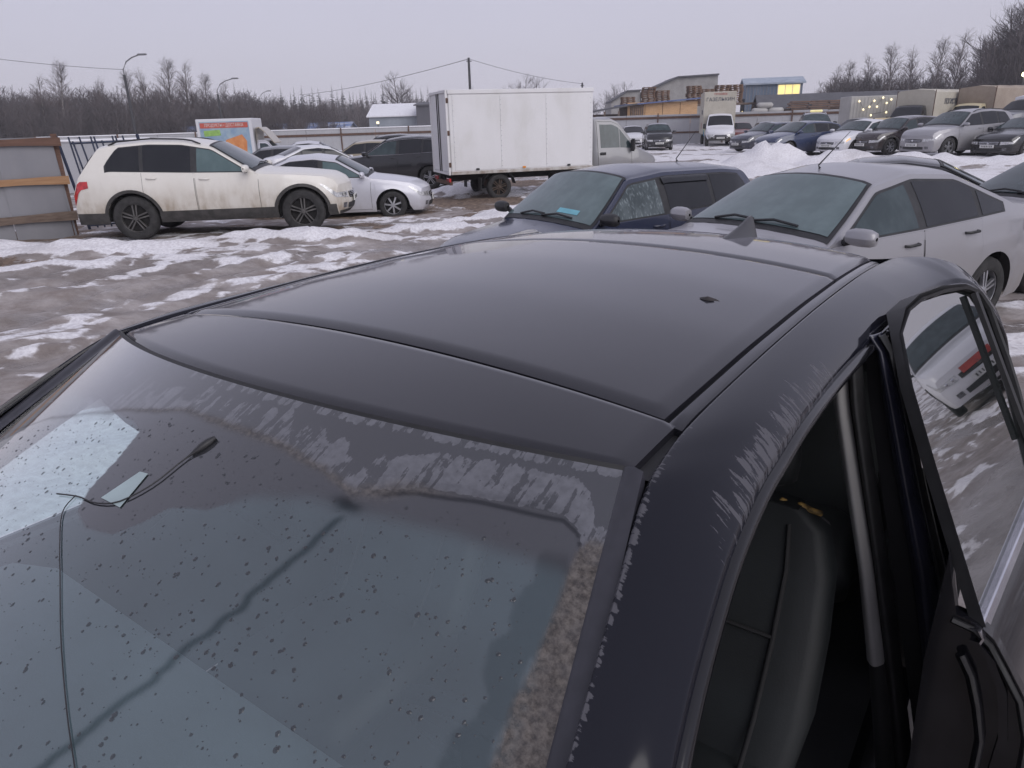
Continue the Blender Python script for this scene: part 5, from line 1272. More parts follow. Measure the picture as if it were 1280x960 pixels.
# trucks parked behind the right-hand row
def tilt_truck(name, label, x, y, rz, body_mat, cab_mat, bl, bw, bh, z0=.85, lettering=None, ch=1.95, glass='glass'):
    t = thing(name, label, 'truck', (x, y, -.05), R(rz), 'trucks parked behind the row')
    top = []
    b = MB()
    rows = []
    for k, q in enumerate(np.linspace(-bl, 0, 9)):
        sag = .05 * math.sin(k * 2.1) * (0 < k < 8)
        rows.append([(q, -bw / 2, z0), (q, -bw / 2 - .015 * (k % 2), z0 + bh * .5), (q, -bw / 2, z0 + bh - .12), (q, -bw / 2 + .12, z0 + bh - .02 + sag), (q, 0, z0 + bh + .06 + sag), (q, bw / 2 - .12, z0 + bh - .02 + sag), (q, bw / 2, z0 + bh - .12), (q, bw / 2 + .015 * (k % 2), z0 + bh * .5), (q, bw / 2, z0)])
    b.grid(rows); b.prism(rows[0], (.01, 0, 0)); b.prism(rows[-1], (-.01, 0, 0))
    bx = b.build('tarpaulin_cover', body_mat, t, 30)
    fr = MB()
    for q in (-bl + .02, -.02):
        for sd in (-1, 1): fr.box((q, sd * (bw / 2 + .012), z0 + bh / 2), (.05, .03, bh))
    fr.box((-bl / 2, 0, z0 - .09), (bl, bw + .04, .15)); fr.build('load_bed', M['rust'], t)
    MB().box((-bl / 2 + .8, 0, z0 - .28), (bl + 1.2, .8, .2)).build('chassis', M['well'], t)
    truck_wheels(t, (-bl + 1.1,), .37, bw / 2)
    cab(t, cab_mat, 2.0, 1.92, ch, .05, .37, glass, .4)
    if lettering: text_mesh('lettering', lettering[0], lettering[1], M['ink'], bx, lettering[2], lettering[3], .006)
    return t
# white container with a string of lights
t = thing('white_container', 'off-white steel container hung with a string of lights behind the white compact', 'container', (23.9, 49.6, -.1), R(-8))
MB().bevbox((0, 0, 1.45), (3.4, 2.3, 2.7), .03).build('container_body', M['tarp_grey'], t)
cb = MB()
for k in range(17): cb.bevbox((-1.62 + k * .2025, -1.155, 1.45), (.10, .03, 2.5), .012)
for k in range(17): cb.build('corrugation', M['tarp_grey'], t) if k == 0 else None
t = thing('string_lights', 'string of small lit bulbs draped across the off-white container', 'string of lights', (23.6, 48.35, 0), R(-8))
wr = MB(); pts = [(-1.1, 0, 2.45), (-.8, 0, 1.95), (-.45, 0, 2.1), (-.2, 0, 2.45), (0, 0, 2.1), (.3, 0, 2.62), (.55, 0, 2.3), (.8, 0, 2.5), (.6, 0, 1.75), (-.3, 0, 1.6)]
wr.tube(pts, .012, 4).build('cable', M['plastic'], t)
for q in pts: MB().lathe([(.001, -.07), (.055, -.03), (.06, .02), (.025, .07), (.001, .075)], (q[0], q[1] - .03, q[2] - .06), 'Z', 8).build('bulb', M['lamp_lit2'] if 'lamp_lit2' in M else M['lamp_small'], t)
tilt_truck('canvas_truck', 'truck with a dark cab and a beige canvas cover lettered on its flank', 24.3, 45.2, -140, M['tarp'], P_black, 5.2, 2.1, 1.95, .95, ('ЛОГИСТИК', .42, (-2.6, 1.09, 2.25), (R(90), 0, R(180))), 2.12)
tilt_truck('brown_canvas_truck', 'truck with a pale yellow cab and a brownish canvas cover', 28.0, 45.4, -150, stained('brown_tarpaulin', [(.25, (.24, .19, .15)), (.75, (.38, .32, .26))], scale=1.2), P_cream, 4.6, 2.1, 2.0, 1.0, None, 2.12)
tilt_truck('snowy_canvas_truck', 'truck with a snow-topped cream cover at the right edge, a yellow cab in front', 33.0, 47.8, -160, M['tarp_grey'], P_cream, 5.0, 2.2, 2.1, 1.0, ('РЕЙС', .40, (-2.4, 1.14, 2.3), (R(90), 0, R(180))), 2.0)
# snow-covered van behind the large silver SUV
tv, VB = car('snowy_van', 'dark van with thick snow on its roof behind the large silver SUV', 'van', 28.6, 41.6, .2, -160, 'boxy', 4.6, 1.85, 2.0, P_grey, R_=.34, fo=.85, wb=2.8)
MB().slab([[(lambda q: (q[0], q[1], q[2] + .02))(VB.top(u, c)) for c in (-.9, -.5, 0, .5, .9)] for u in np.linspace(VB.uf(.40), VB.uf(.93), 9)], (0, 0, .16)).build('roof_snow', M['snow'], tv, 60)
# load of boards / roll on a roof
t = thing('wrapped_load', 'cream wrapped bundle lying behind the white compact roof', 'bundle', (19.35, 38.7, 1.0), R(-20))
MB().bevbox((0, 0, .22), (1.75, .7, .42), .16).build('wrapping', stained('cream_wrap', [(.3, (.50, .41, .24)), (.7, (.66, .57, .38))], scale=2), t, 50)
sp = MB()
for q in (-.5, .4): sp.box((q, 0, .22), (.04, .72, .44))
sp.build('strap', M['plastic'], t)
t2, _q = car('low_pickup', 'low dark flatbed pickup carrying the cream wrapped bundle', 'pickup', 19.7, 39.0, -.05, -160, 'hatch', 4.2, 1.7, .98, P_black, profile=[(0, .45), (.02, .6), (.2, .9), (.5, 1), (.9, 1), (1, .8)], tail=False, quarter=False)

# ------------------------------------------------------------------ buildings, fences
def fence(name, label, p0, p1, h, mat, pw, zb=-.3, rails=((.12, 'rust', .10), (.55, 'rust', .08)), group=None, posts=True, th=.05, cap=None):
    """panels side by side, each its own board, on posts with rails"""
    d = Vector((p1[0] - p0[0], p1[1] - p0[1], 0)); L = d.length; a = math.atan2(d.y, d.x)
    t = thing(name, label, 'fence', (p0[0], p0[1], zb), a, group)
    n = max(1, round(L / pw)); w_ = L / n
    proto = None
    for k in range(n):
        if proto is None:
            b = MB().bevbox((0, 0, h / 2), (w_ - .025, th, h), .012)
            for c in range(1, 4): b.bevbox((-w_ / 2 + c * w_ / 4, -th / 2, h / 2), (.05, .02, h * .96), .008)
            proto = b.build('panel', mat, t); o = proto
        else:
            o = proto.copy(); COL.objects.link(o); o.parent = t
        o.location = (w_ * (k + .5), random.uniform(-.01, .01), random.uniform(-.03, .03))
        if posts and k % 2 == 0: MB().box((w_ * k, -.07, h / 2 + .05), (.09, .09, h + .1)).build('post', M['rust'], t)
    for zf, mt, hh in rails: MB().box((L / 2, -.06, h * (1 - zf)), (L, .05, hh)).build('rail', M[mt], t)
    if cap: MB().bevbox((L / 2, 0, h + .03), (L, .16, .09), .03).build('snow_cap', M['snow'], t)
    return t
fence('sheet_fence', 'long pale sheet fence closing the lot behind the delivery truck and the far row', (2.5, 61.5), (33, 53), 2.2, M['sheet_lt'], 2.4, -.2, ((.10, 'rust', .16), (.60, 'rust', .12)))
fence('concrete_fence', 'pale fence with a dark rail behind the crowded cars on the left', (-32, 52), (0, 60.5), 1.95, M['sheet_lt'], 2.5, -.3, ((.20, 'rust', .16),), cap=True)
# nearest fence, at the left edge: sheets with three planks
t = thing('plank_fence', 'grey sheet-steel fence with brown and orange planks at the left edge', 'fence', (-8.32, 14.0, -.12), R(180 + 32))
FL = 4.6
for k in range(5):
    g = [[(k * .92 + u_, (.012 if j % 2 else 0.) + .04 * math.sin(3 * k + q), q * 1.82) for q in (0, .33, .66, 1)] for j, u_ in enumerate(np.linspace(0.008, .915, 13))]
    MB().slab(g, (0, .01, 0)).build('sheet', M['sheet'], t, 30)
    MB().box((k * .92 + .0, .0, .9), (.035, .03, 1.8), tilt=(0, R(2))).build('joint_strip', M['sheet'], t)
for zz, mt, hh, tl in ((1.74, 'wood_brown', .13, 1.0), (1.06, 'wood_orange', .13, 1.2), (.40, 'wood_old', .15, -1.5)):
    pl = MB(); n_ = 12
    rows = [[(FL * i / n_ - .12, .07 + .012 * math.sin(i * 1.7), zz + dz * hh / 2 + .012 * math.sin(i * 1.3 + dz) + (i / n_ - .2) * .02 * tl) for dz in (-1, 1)] for i in range(n_ + 1)]
    MB().slab(rows, (0, .045, 0)).build('plank', M[mt], t)
for k in (0, 2.3, 4.4): MB().box((k - .03, -.06, .9), (.10, .10, 1.95)).build('post', M['wood_brown'], t)
# blue-black barred gate leaning behind it
t = thing('barred_gate', 'leaning dark blue barred gate behind the white SUV tail', 'gate', (-8.42, 14.75, -.15), R(24))
for zz in (.15, 1.05, 1.72): MB().tube([(0, 0, zz), (1.35, .1, zz + .02)], .022, 6).build('cross_bar', M['bars'], t)
for k in range(11): MB().tube([(.14 + k * .125, .01 * k, .1), (-.06 + k * .125 + (.04 if k % 3 == 0 else -.03), .01 * k - .05, 1.84 - .08 * (k % 4 == 1))], .017, 5).build('bar', M['bars'], t)
for k in (0, 1): MB().tube([(1.4 * k, 0, 0), (1.4 * k - .22, -.05, 1.86)], .03, 6).build('stile', M['bars'], t)
fence('snow_topped_wall', 'low pale wall with snow on top behind the grey plank fence', (-30, 25.0), (-12.4, 26.6), 1.72, M['sheet_lt'], 2.5, -.2, (), cap=True, posts=False)

def gable(name, label, cat, x, y, rz, L, W, hw, hr, wall, roof, off=0., group=None, boards=None, over=.3, zb=-.3):
    t = thing(name, label, cat, (x, y, zb), R(rz), group)
    b = MB(); b.prism([(-L / 2, -W / 2, 0), (-L / 2, W / 2, 0), (-L / 2, W / 2, hw), (-L / 2, off, hr), (-L / 2, -W / 2, hw)], (L, 0, 0)); b.build('wall', wall, t)
    for sd in (-1, 1):
        dy = W / 2 - sd * off; sl = (hr - hw) / dy
        rows = [[(q, sd * (W / 2 + over), hw - sl * over + .03), (q, off, hr + .03)] for q in (-L / 2 - over, L / 2 + over)]
        MB().slab(rows, (0, 0, .14)).build('roof', roof, t)
    return t
t = thing('concrete_hall', 'large grey-beige concrete hall with a low-pitched roof behind the pallet stacks', 'building', (19.6, 86, -.3), R(-3))
hp = [(-4.2, 0, 0), (4.2, 0, 0), (4.2, 0, 6.35), (-.2, 0, 6.20), (-4.2, 0, 4.6)]
MB().prism(hp, (0, 9, 0)).build('wall', M['concrete'], t)
for a, c in ((hp[4], hp[3]), (hp[3], hp[2])):
    MB().slab([[Vector(a) + Vector((-.05, y_, .02)), Vector(c) + Vector((.05, y_, .02))] for y_ in (-.3, 9.2)], (0, 0, .16)).build('roof', M['roof_grey'], t)
for k in range(3): MB().box((-.6 + k * 1.7, -.03, 1.4), (.5, .05, .9)).build('window', M['well'], t)
t = thing('concrete_annex', 'lower concrete annex left of the large hall', 'building', (13.75, 86.5, -.3), R(-3))
hp = [(-1.6, 0, 0), (1.6, 0, 0), (1.6, 0, 5.0), (.2, 0, 4.95), (-1.6, 0, 3.9)]
MB().prism(hp, (0, 8, 0)).build('wall', M['concrete'], t)
for a, c in ((hp[4], hp[3]), (hp[3], hp[2])):
    MB().slab([[Vector(a) + Vector((-.05, y_, .02)), Vector(c) + Vector((.05, y_, .02))] for y_ in (-.25, 8.2)], (0, 0, .14)).build('roof', M['roof_grey'], t)
# blue house on the hall roof line, lit window
t = gable('blue_house', 'small blue-grey sheet-clad house with a lit yellow window', 'building', 26.4, 76.0, -12, 5.2, 4.0, 4.85, 5.35, stained('blue_sheet_cladding', [(.3, (.12, .155, .21)), (.7, (.18, .225, .29))], (1, 1, .2), 1.), stained('blue_grey_roof', [(.3, (.26, .31, .38)), (.7, (.42, .46, .52))], scale=1.5), over=.25)
for k in range(24): pass
rb = MB()
for k in range(17): rb.bevbox((-2.5 + k * .31, -2.02, 2.35), (.06, .03, 4.7), .01)
rb.build('cladding_rib', M['sheet'], t)
wf = MB().bevbox((1.35, -2.04, 4.25), (2.1, .06, 1.1), .02).build('window_frame', M['plate'], t)
for k in range(3): MB().box((.68 + k * .67, -2.075, 4.25), (.60, .02, .95)).build('lit_pane', M['window_lit'], wf)
fr = MB()
for y_ in (-1.3, 0, 1.3): fr.box((-2.63, y_, 2.9), (.05, .9, 1.4))
fr.build('end_window', M['well'], t)
MB().box((-2.66, -.9, 2.1), (.04, .7, .8)).build('lit_pane', M['window_lit'], t)
# dark low shed with lumber
t = gable('dark_shed', 'long low shed with a black roof right of the blue house', 'building', 30.0, 68, -12, 14, 5, 2.6, 3.6, M['wood_old'], M['roof_grey'], over=.4)
t = thing('lumber_stack', 'stack of reddish sawn boards in front of the dark shed', 'lumber', (26.8, 63.5, 1.0), R(-12))
for k in range(5):
    for j in range(4): MB().bevbox((-2.2 + j * 1.55 + random.uniform(-.2, .2), random.uniform(-.1, .1), 1.15 + k * .14), (1.5, 1.0, .10), .01, random.uniform(-.04, .04)).build('board', M['pallet'], t)
MB().box((0, 0, .55), (6.4, .9, 1.0)).build('trestle', M['wood_old'], t)
# plywood shed with a blue roof, dark lean-to
t = thing('plywood_shed', 'shed clad in pale plywood sheets under a blue-edged roof', 'building', (13.3, 64.2, -.2), R(4))
for k in range(4): MB().bevbox((-2.25 + k * 1.5, 0, 2.35), (1.46, .06, 1.75), .01).build('plywood_sheet', M['wood_new'], t)
for k in range(7): MB().bevbox((-2.7 + k * .17, -.06, 2.3), (.12, .04, 1.7 + random.uniform(-.1, .1)), .01).build('old_board', M['wood_old'], t)
MB().box((0, 1.6, 1.6), (6, 3.0, 3.1)).build('wall', M['wood_old'], t)
MB().slab([[(q, y_, 3.2 + .12 * y_ * 0 + .06 * q) for y_ in (-.5, 3.4)] for q in (-3.4, 3.4)], (0, 0, .10)).build('roof', M['blue_sheet'], t)
t = thing('lean_to', 'dark open lean-to left of the plywood shed', 'shed', (9.0, 63.8, -.2), R(4))
MB().slab([[(q, y_, 2.5 + .14 * (q + 2)) for y_ in (-.6, 3)] for q in (-2.2, 2.0)], (0, 0, .12)).build('roof', M['roof_grey'], t)
for k in range(4): MB().box((-1.9 + k * 1.2, -.4, 1.3), (.12, .12, 2.6)).build('post', M['wood_old'], t)
MB().box((0, 2.9, 1.2), (4, .1, 2.4)).build('back_wall', M['wood_old'], t)
# pallets
def pallet_mesh():
    b = MB()
    for k in range(5): b.box((0, -.32 + k * .16, .125), (1.2, .10, .042))
    for k in range(3):
        for j in range(3): b.box((-.54 + j * .54, -.32 + k * .32, .07), (.13, .10, .09))
    for k in range(3): b.box((0, -.30 + k * .30, .018), (1.2, .10, .036))
    return b
pm_ = pallet_mesh()
def pallets(label, x, y, z, nx, nz, group):
    t = thing('pallet_stack', label, 'pallets', (x, y, z), R(random.uniform(-6, 6)), group)
    proto = None
    for i in range(nx):
        hgt = nz - (i % 3 == 1) * 2
        for k in range(hgt):
            if proto is None: proto = pm_.build('pallet', M['pallet'], t); o = proto
            else: o = proto.copy(); COL.objects.link(o); o.parent = t
            o.location = (i * 1.28 + random.uniform(-.06, .06), random.uniform(-.1, .1), k * .155); o.rotation_euler = (0, 0, random.uniform(-.05, .05))
    return t
GP = 'pallet stacks above the plywood shed'
t = thing('storage_deck', 'timber deck behind the plywood shed that carries the pallet stacks', 'deck', (17.0, 70, -.2), R(0))
MB().box((0, 1, 3.0), (12, 3, .15)).build('deck', M['wood_old'], t)
for k in range(7): MB().box((-5.7 + k * 1.9, -.3, 1.5), (.16, .16, 3.0)).build('post', M['wood_old'], t)
pallets('tall pallet stack left of the gap, against the hall wall', 13.3, 70.6, 2.9, 2, 10, GP)
pallets('low sloping pallet stack at the left end of the deck', 11.4, 70.6, 2.9, 1, 5, GP)
pallets('wide pallet stack behind the delivery truck box', 17.4, 70.4, 2.9, 4, 10, GP)
t = thing('white_sack_pile', 'pile of white wrapped sacks beside the delivery truck box top', 'sacks', (22.3, 64.5, 1.4), R(-8))
for k in range(3):
    for j in range(2 - (k == 2)): MB().bevbox((-.7 + j * 1.3 + .4 * (k == 2), 0, .3 + k * .42), (1.25, .9, .42), .14).build('sack', M['tarp_grey'], t, 50)
# far depot left
t = gable('grey_depot', 'grey shed with a snowy roof far behind the black SUV', 'building', -15.2, 112, -3, 7.2, 9, 3.4, 5.0, stained('blue_grey_cladding', [(.3, (.24, .27, .31)), (.7, (.32, .35, .39))], (1, 1, .2), .8), M['snow'])
MB().box((.9, -4.55, 1.1), (.7, .06, .45)).build('lit_window', M['lamp_small'], t)
t = gable('dark_depot', 'dark grey block right of the grey shed, partly behind the truck box', 'building', -10.0, 109, -3, 3.6, 8, 4.6, 5.0, stained('dark_cladding', [(.3, (.085, .085, .10)), (.7, (.13, .13, .145))], scale=.6), M['roof_grey'])
t = thing('orange_timber_pile', 'orange timber stacked behind the far left fence', 'lumber', (-13.6, 82, -.3), R(0))
for k in range(3):
    for j in range(4): MB().box((-2.6 + j * 1.75, 0, 1.25 + k * .22), (1.7, .9, .2)).build('board', M['wood_new'], t)
MB().box((0, 0, .55), (7, .8, 1.1)).build('trestle', M['wood_old'], t)
t = thing('yard_floodlight', 'small lit lamp above the orange timber far left', 'lamp', (-13.4, 81.0, -.3))
MB().tube([(0, 0, 0), (0, 0, 2.4)], .05, 6).build('pole', M['pole_dark'], t); MB().bevbox((0, -.05, 2.45), (.28, .15, .25), .04).build('lamp_head', M['lamp_small'], t)
t = gable('far_blue_roof_shed', 'row of low far sheds with blue and white roofs behind the left fence', 'building', -34, 110, 0, 24, 6, 1.9, 2.7, M['sheet_lt'], stained('mixed_roof', [(.35, (.45, .47, .52)), (.5, (.10, .16, .34)), (.65, (.50, .52, .55))], (.25, 1, 1), .5))

# ------------------------------------------------------------------ poles, lamps, wires
def street_lamp(label, x, y, h, arm, lean=0., z=-.3, group='street lamps along the far road'):
    t = thing('street_lamp', label, 'street lamp', (x, y, z), 0, group)
    MB().tube([(0, 0, 0), (lean * .5, 0, h * .5), (lean, 0, h)], [.13, .11, .09], 8).build('pole', M['pole_dark'], t)
    pts = [(lean, 0, h - .3), (lean, 0, h + .35), (lean + arm * .25, 0, h + .85), (lean + arm * .6, 0, h + 1.1), (lean + arm, 0, h + 1.25)]
    MB().tube(pts, .045, 6).build('arm', M['steel'], t)
    MB().bevbox((lean + arm + .25, 0, h + 1.28), (.62, .24, .12), .04).build('lamp_head', M['steel'], t)
    return t
street_lamp('unlit street lamp rising above the white SUV roof, the tallest one', -26.6, 55, 5.95, 1.25)
street_lamp('unlit street lamp above the advert truck, second from the left', -25.8, 70, 5.2, 1.5)
street_lamp('unlit thin street lamp right of the advert truck cab', -34.7, 110, 6.0, 1.2)
street_lamp('farthest unlit street lamp above the crowded cars', -37.0, 140, 6.5, 1.6)
t = thing('utility_pole', 'bare dark pole standing up behind the white truck box', 'pole', (-3.2, 75, -.3)); MB().tube([(0, 0, 0), (-.02, 0, 8.0)], [.16, .11], 8).build('pole', M['pole_dark'], t)
MB().box((0, 0, 7.7), (.5, .08, .08)).build('crossarm', M['pole_dark'], t)
t = thing('short_pole', 'short dark pole right of the truck box', 'pole', (9.2, 90, -.3)); MB().tube([(0, 0, 0), (0, 0, 6.2)], [.14, .10], 8).build('pole', M['pole_dark'], t)
MB().box((0, 0, 5.9), (.4, .08, .08)).build('crossarm', M['pole_dark'], t)
def wire(label, a, b, sag, r=.022):
    A, B_ = Vector(a), Vector(b); pts = [A.lerp(B_, k / 14) - Vector((0, 0, sag * 4 * (k / 14) * (1 - k / 14))) for k in range(15)]
    tag(MB().tube(pts, r, 4).build('wire', M['steel']), label, 'wire', 'overhead wires')
wire('overhead wire falling from the top left sky towards the street lamps', (-36, 45, 7.2), (-26.6, 55, 6.0), .25, .016)
wire('overhead wire running left from the bare pole behind the truck', (-3.2, 75, 7.6), (-37, 140, 7.6), .5, .03)
wire('overhead wire running right from the bare pole to the short pole', (-3.2, 75, 7.6), (9.2, 90, 5.8), .3, .022)
# lit lamp at the right edge
t = thing('yard_lamp', 'lit yellow yard lamp at the right edge in front of the trees', 'street lamp', (40.45, 60, -.1))
MB().tube([(0, 0, 0), (0, 0, 4.1)], [.09, .06], 8).build('pole', M['pole_dark'], t)
MB().bevbox((0, -.1, 4.25), (.42, .26, .30), .06).build('lamp_head', M['lamp_lit'], t)

# ------------------------------------------------------------------ trees
def tree_mesh(seed, H, kind='broad', n1=16, n2=6, n3=4):
    r = random.Random(seed); T = MB(); Cn = MB()
    rad = H * (.013 if kind == 'birch' else .016)
    pts = [Vector((0, 0, 0))]; d = Vector((r.uniform(-.04, .04), r.uniform(-.04, .04), 1))
    for k in range(8):
        d = (d + Vector((r.uniform(-.08, .08), r.uniform(-.08, .08), 0))).normalized(); d.z = max(d.z, .93); pts.append(pts[-1] + d * H / 8)
    T.tube(pts, [rad * (1 - k / 9) ** .8 + .004 for k in range(9)], 6)
    def at(f):
        q = f * 8; i = min(7, int(q)); return pts[i].lerp(pts[i + 1], q - i)
    def limb(p, d, L, r0, n, lev):
        e = p + d * L * .5 + Vector((0, 0, .04 * L)); q = e + (d + Vector((0, 0, .35 if kind != 'birch' or lev < 2 else -.25))).normalized() * L * .5
        Cn.tube([p, e, q] if lev < 3 else [p, q], [r0, r0 * .65, r0 * .3] if lev < 3 else [r0, r0 * .3], 3, cap=False)
        if lev >= 3: return
        for k in range(n):
            f = r.uniform(.25, 1.); b = p.lerp(e, f * 2) if f < .5 else e.lerp(q, f * 2 - 1)
            a = r.uniform(0, 2 * math.pi); s_ = Vector((math.cos(a), math.sin(a), r.uniform(-.1, .7)))
            limb(b, (d * .8 + s_ * .75).normalized(), L * r.uniform(.35, .6), r0 * .5, n3, lev + 1)
    for k in range(n1):
        f = r.uniform(.22 if kind != 'birch' else .35, .97); a = k * 2.4 + r.uniform(-.4, .4)
        up = {'broad': .75, 'birch': 1.5, 'poplar': 2.0, 'bush': .6}[kind]
        dd = Vector((math.cos(a), math.sin(a), up * r.uniform(.6, 1.3))).normalized()
        Lb = H * (.34 if kind != 'birch' else .22) * (1.12 - f) * r.uniform(.8, 1.3) + H * .05
        limb(at(f), dd, Lb, rad * (1.05 - f) * .55 + .006, n2, 1)
    return T, Cn
def spruce_mesh(seed, H):
    r = random.Random(seed); T = MB(); Cn = MB(); T.tube([(0, 0, 0), (0, 0, H)], [H * .014, .01], 5)
    for k in range(150):
        f = r.uniform(.06, .99); a = r.uniform(0, 6.28); L = H * .17 * (1.04 - f) * r.uniform(.6, 1.25)
        p = Vector((0, 0, f * H)); d = Vector((math.cos(a), math.sin(a), r.uniform(-.5, .05))); e = p + d * L
        s_ = Vector((-math.sin(a), math.cos(a), 0)) * L * .24
        Cn.add([p, p + d * L * .5 + s_, e, p + d * L * .5 - s_, p + d * L * .55 - Vector((0, 0, L * .22))], [(0, 1, 4), (1, 2, 4), (2, 3, 4), (3, 0, 4)])
    return T, Cn
def mesh_of(mb, mat, name):
    me = bpy.data.meshes.new(name); me.from_pydata(mb.v, [], mb.f); me.materials.append(mat); return me
KINDS = []
for sd, H, kd, a, b, c in ((1, 9.5, 'broad', 18, 6, 4), (2, 11, 'broad', 34, 8, 5), (3, 12, 'birch', 40, 7, 4), (4, 8, 'broad', 16, 6, 4), (5, 12.5, 'birch', 44, 7, 4), (6, 13, 'broad', 34, 8, 5)):
    T, Cn = tree_mesh(sd, H, kd, a, b, c)
    KINDS.append((mesh_of(T, M['bark_pale' if kd == 'birch' else 'bark'], 'trunk'), mesh_of(Cn, M['twig_birch' if kd == 'birch' else 'twig'], 'crown'), H, Cn, T))
SPR = []
for sd in (11, 12, 13):
    T, Cn = spruce_mesh(sd, 9.0); SPR.append((mesh_of(T, M['bark'], 'trunk'), mesh_of(Cn, M['spruce'], 'crown'), 9.0, Cn, T))
def tree(name, label, k, x, y, h, group, z=-.4):
    t = thing(name, label, 'tree', (x, y, z), random.uniform(0, 6.28), group); s_ = h / k[2]; t.scale = (s_, s_, s_)
    for nm, me in (('trunk', k[0]), ('crown', k[1])):
        o = bpy.data.objects.new(nm, me); COL.objects.link(o); o.parent = t
    return t
def wood(name, spots, mat, kinds):
    V = []; Fq = []; Ft = []; n = 0
    for (x, y, h) in spots:
        k = random.choice(kinds); s_ = h / k[2]; a = random.uniform(0, 6.28); c, sn = math.cos(a), math.sin(a)
        for mb in (k[3], k[4]):
            if not mb.v: continue
            P = np.array(mb.v) * s_; Q = np.stack([P[:, 0] * c - P[:, 1] * sn + x, P[:, 0] * sn + P[:, 1] * c + y, P[:, 2] - .4], -1)
            V.append(Q)
            for f in mb.f: Fq.append(tuple(i + n for i in f))
            n += len(Q)
    me = bpy.data.meshes.new(name); me.from_pydata(np.concatenate(V).tolist(), [], Fq); me.materials.append(mat)
    o = bpy.data.objects.new(name, me); COL.objects.link(o); return stuff(o)

def thicket_mesh(seed, H, n1=16, thin=1.):
    '''far scrub: every twig a flat sliver'''
    r = random.Random(seed); Cn = MB()
    def sliver(p, q, wd):
        d = (q - p).normalized(); a = d.cross(Vector((r.uniform(-1, 1), r.uniform(-1, 1), r.uniform(-.3, .3)))).normalized() * wd
        Cn.add([p - a, p + a, q + a * .3, q - a * .3], [(0, 1, 2, 3)])
    for k in range(n1):
        a = r.uniform(0, 6.28); rr = r.uniform(0, .22) * H; p = Vector((rr * math.cos(a), rr * math.sin(a), 0))
        top = Vector((p.x * 1.5 + r.uniform(-.06, .06) * H, p.y * 1.5 + r.uniform(-.06, .06) * H, H * r.uniform(.6, 1.0)))
        sliver(p, top, .05 * thin)
        for j in range(14):
            f = r.uniform(.12, 1.); b = p.lerp(top, f); an = r.uniform(0, 6.28)
            d = Vector((math.cos(an), math.sin(an), r.uniform(.6, 2.0))).normalized(); L = H * .26 * (1.15 - f) * r.uniform(.6, 1.3) + .2
            e = b + d * L; sliver(b, e, .024 * thin)
            for q in range(3):
                g = b.lerp(e, r.uniform(.3, 1)); an2 = r.uniform(0, 6.28); d2 = (d + Vector((math.cos(an2), math.sin(an2), r.uniform(-.2, .6))) * .8).normalized()
                sliver(g, g + d2 * L * r.uniform(.3, .6), .014 * thin)
    return MB(), Cn
BUSH = []
for sd in (21, 22, 23, 24): T, Cn = thicket_mesh(sd, 6.0); BUSH.append((None, None, 6, Cn, T))
# the brown wood on the left: a dense mass of scrub with taller bare trees standing out
sp_ = []
for k in range(620):
    y = random.uniform(98, 165); f = random.random(); hmod = .82 + .36 * float(vn(f * 16, 3.3))
    sp_.append((-(.84 - .60 * f) * y + 2, y, random.uniform(5.2, 9.2) * hmod * (1.06 - .42 * f ** 2) * y / 118))
o = wood('bare_scrub_wood', sp_, M['twig'], BUSH)
tag(o, 'dense brown leafless wood filling the left horizon', 'wood')
GL = 'taller bare trees standing out of the left wood'
for px_, y, h, k, lb in ((-.705, 104, 9.6, 2, 'leafless birch at the far left edge above the plank fence'), (-.665, 104, 10.6, 4, 'spiky bare birch above the left plank fence, second from the left edge'), (-.60, 106, 9.8, 2, 'thin double-topped birch between the left edge and the first street lamp'),
    (-.575, 104, 11.6, 4, 'tall pale birch left of the first street lamp, its crown the highest there'), (-.52, 112, 9.6, 2, 'short bare birch just right of the first street lamp'), (-.485, 112, 10.6, 4, 'bare tree right of the first street lamp over the white SUV windscreen pillar'),
    (-.465, 114, 10.9, 2, 'slender bare tree in the middle between the two nearest street lamps'), (-.43, 116, 12.6, 4, 'highest bare tree left of the second street lamp'), (-.41, 118, 12.0, 2, 'bare tree just left of the second street lamp, lower than its neighbour'),
    (-.385, 122, 10.8, 4, 'bare birch right behind the second street lamp'), (-.36, 124, 9.5, 2, 'low bare birch at the right end of the wood above the advert truck')):
    tree('bare_tree', lb, KINDS[k], px_ * y, y, h, GL)
GS = 'spruces along the far horizon behind the left fence'
for i in range(120):
    f = i / 119; y = random.uniform(205, 250); u_ = -.345 + f * .31 + random.uniform(-.004, .004)
    tree('spruce', 'small distant spruce in the horizon row between the left wood and the truck box', SPR[i % 3], u_ * y, y, random.uniform(8.5, 15.0) * (1 - .12 * f), GS)
sp_ = [(-(.36 - .34 * random.random()) * (y := random.uniform(200, 240)), y, random.uniform(6.5, 10)) for k in range(190)]
o = wood('far_scrub', sp_, M['twig_birch'], BUSH); tag(o, 'far grey-brown undergrowth below the spruce row', 'scrub')
tree('round_bare_tree', 'single round bare tree above the grey depot roof', KINDS[1], -17.0, 125, 9.8, None)
GM = 'far bare trees showing above the truck box and the annex'
for x, y, h, k, lb in ((1.2, 150, 9.0, 0, 'leftmost far bare tree peeping over the truck box'), (3.9, 148, 10.2, 1, 'middle far bare tree over the right half of the truck box'), (5.8, 150, 10.6, 3, 'right one of the far bare trees over the truck box'),
    (18.5, 140, 7.0, 0, 'far pale tree left of the concrete annex'), (20.5, 140, 7.8, 1, 'far bare tree touching the left end of the annex roof'), (22.3, 138, 8.6, 3, 'far bare tree standing right above the annex roof'), (16.4, 145, 6.5, 1, 'lowest far bare tree right of the truck cab roof')):
    tree('far_bare_tree', lb, KINDS[k], x, y, h, GM)
GR = 'bare trees behind the right-hand trucks'
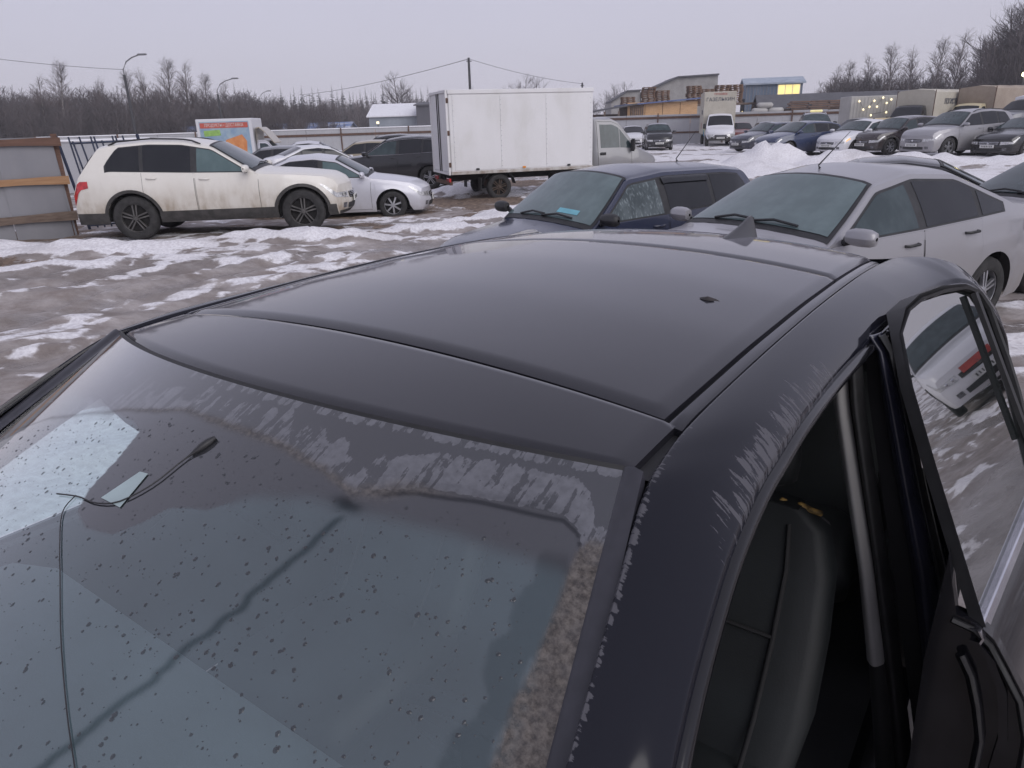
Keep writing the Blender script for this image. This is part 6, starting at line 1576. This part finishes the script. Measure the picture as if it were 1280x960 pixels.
for u_, y, h, k, lb in ((.430, 120, 9.0, 2, 'first bare birch right of the blue house'), (.447, 122, 9.8, 4, 'second bare birch right of the blue house, a little taller'), (.475, 118, 10.2, 2, 'bare birch over the dark shed, third right of the blue house'), (.50, 112, 11.0, 4, 'pointed bare tree above the off-white container'),
    (.523, 112, 10.6, 2, 'bare tree between the container and the canvas truck'), (.55, 112, 11.6, 4, 'bare tree above the lettered canvas truck'), (.585, 104, 11.6, 2, 'birch standing a little apart left of the big tree group'), (.61, 100, 11.0, 4, 'slim birch touching the left side of the big tree group'),
    (.645, 92, 13.2, 5, 'first large spreading bare tree of the right group'), (.668, 90, 13.8, 1, 'large bare tree second in the right group, its crown slightly higher'), (.69, 92, 12.4, 5, 'lower bare tree in the gap of the right group'), (.712, 84, 14.8, 1, 'tall bare tree left of the lit yard lamp'),
    (.70, 86, 15.0, 5, 'tall dense bare tree in the middle of the right group'), (.725, 88, 15.5, 1, 'tall bare tree just left of the tallest one'), (.75, 82, 17.0, 1, 'bare tree right of the tallest one at the frame edge'), (.655, 88, 12.5, 5, 'bare tree at the left shoulder of the right group'), (.735, 80, 16.5, 5, 'tallest bare tree, rising to the top right corner'), (.765, 78, 16.0, 1, 'bare tree cut by the right edge above the yard lamp')):
    tree('bare_tree', lb, KINDS[k], u_ * y, y, h, GR)
sp_ = [(random.uniform(.63, .86) * (y := random.uniform(80, 100)), y, random.uniform(6, 11.5)) for k in range(190)]
sp_ += [(random.uniform(.42, .64) * (y := random.uniform(112, 124)), y, random.uniform(4.5, 8.0)) for k in range(190)]
o = wood('right_scrub', sp_, M['twig'], BUSH); tag(o, 'leafless undergrowth behind the trucks on the right', 'scrub')

# ------------------------------------------------------------------ damp evening air
hz_ = stuff(MB().box((0, 60, 8.0), (640, 640, 22.0)).build('haze', []))
hm = bpy.data.materials.new('haze_air'); hm.use_nodes = True; t = hm.node_tree; t.nodes.clear()
pv = t.nodes.new('ShaderNodeVolumePrincipled'); pv.inputs['Color'].default_value = (.86, .86, .9, 1); pv.inputs['Density'].default_value = .0012; pv.inputs['Anisotropy'].default_value = .2
om = t.nodes.new('ShaderNodeOutputMaterial'); t.links.new(pv.outputs[0], om.inputs['Volume']); hz_.data.materials.append(hm)
tag(hz_, 'thin damp evening haze over the whole lot', 'haze')
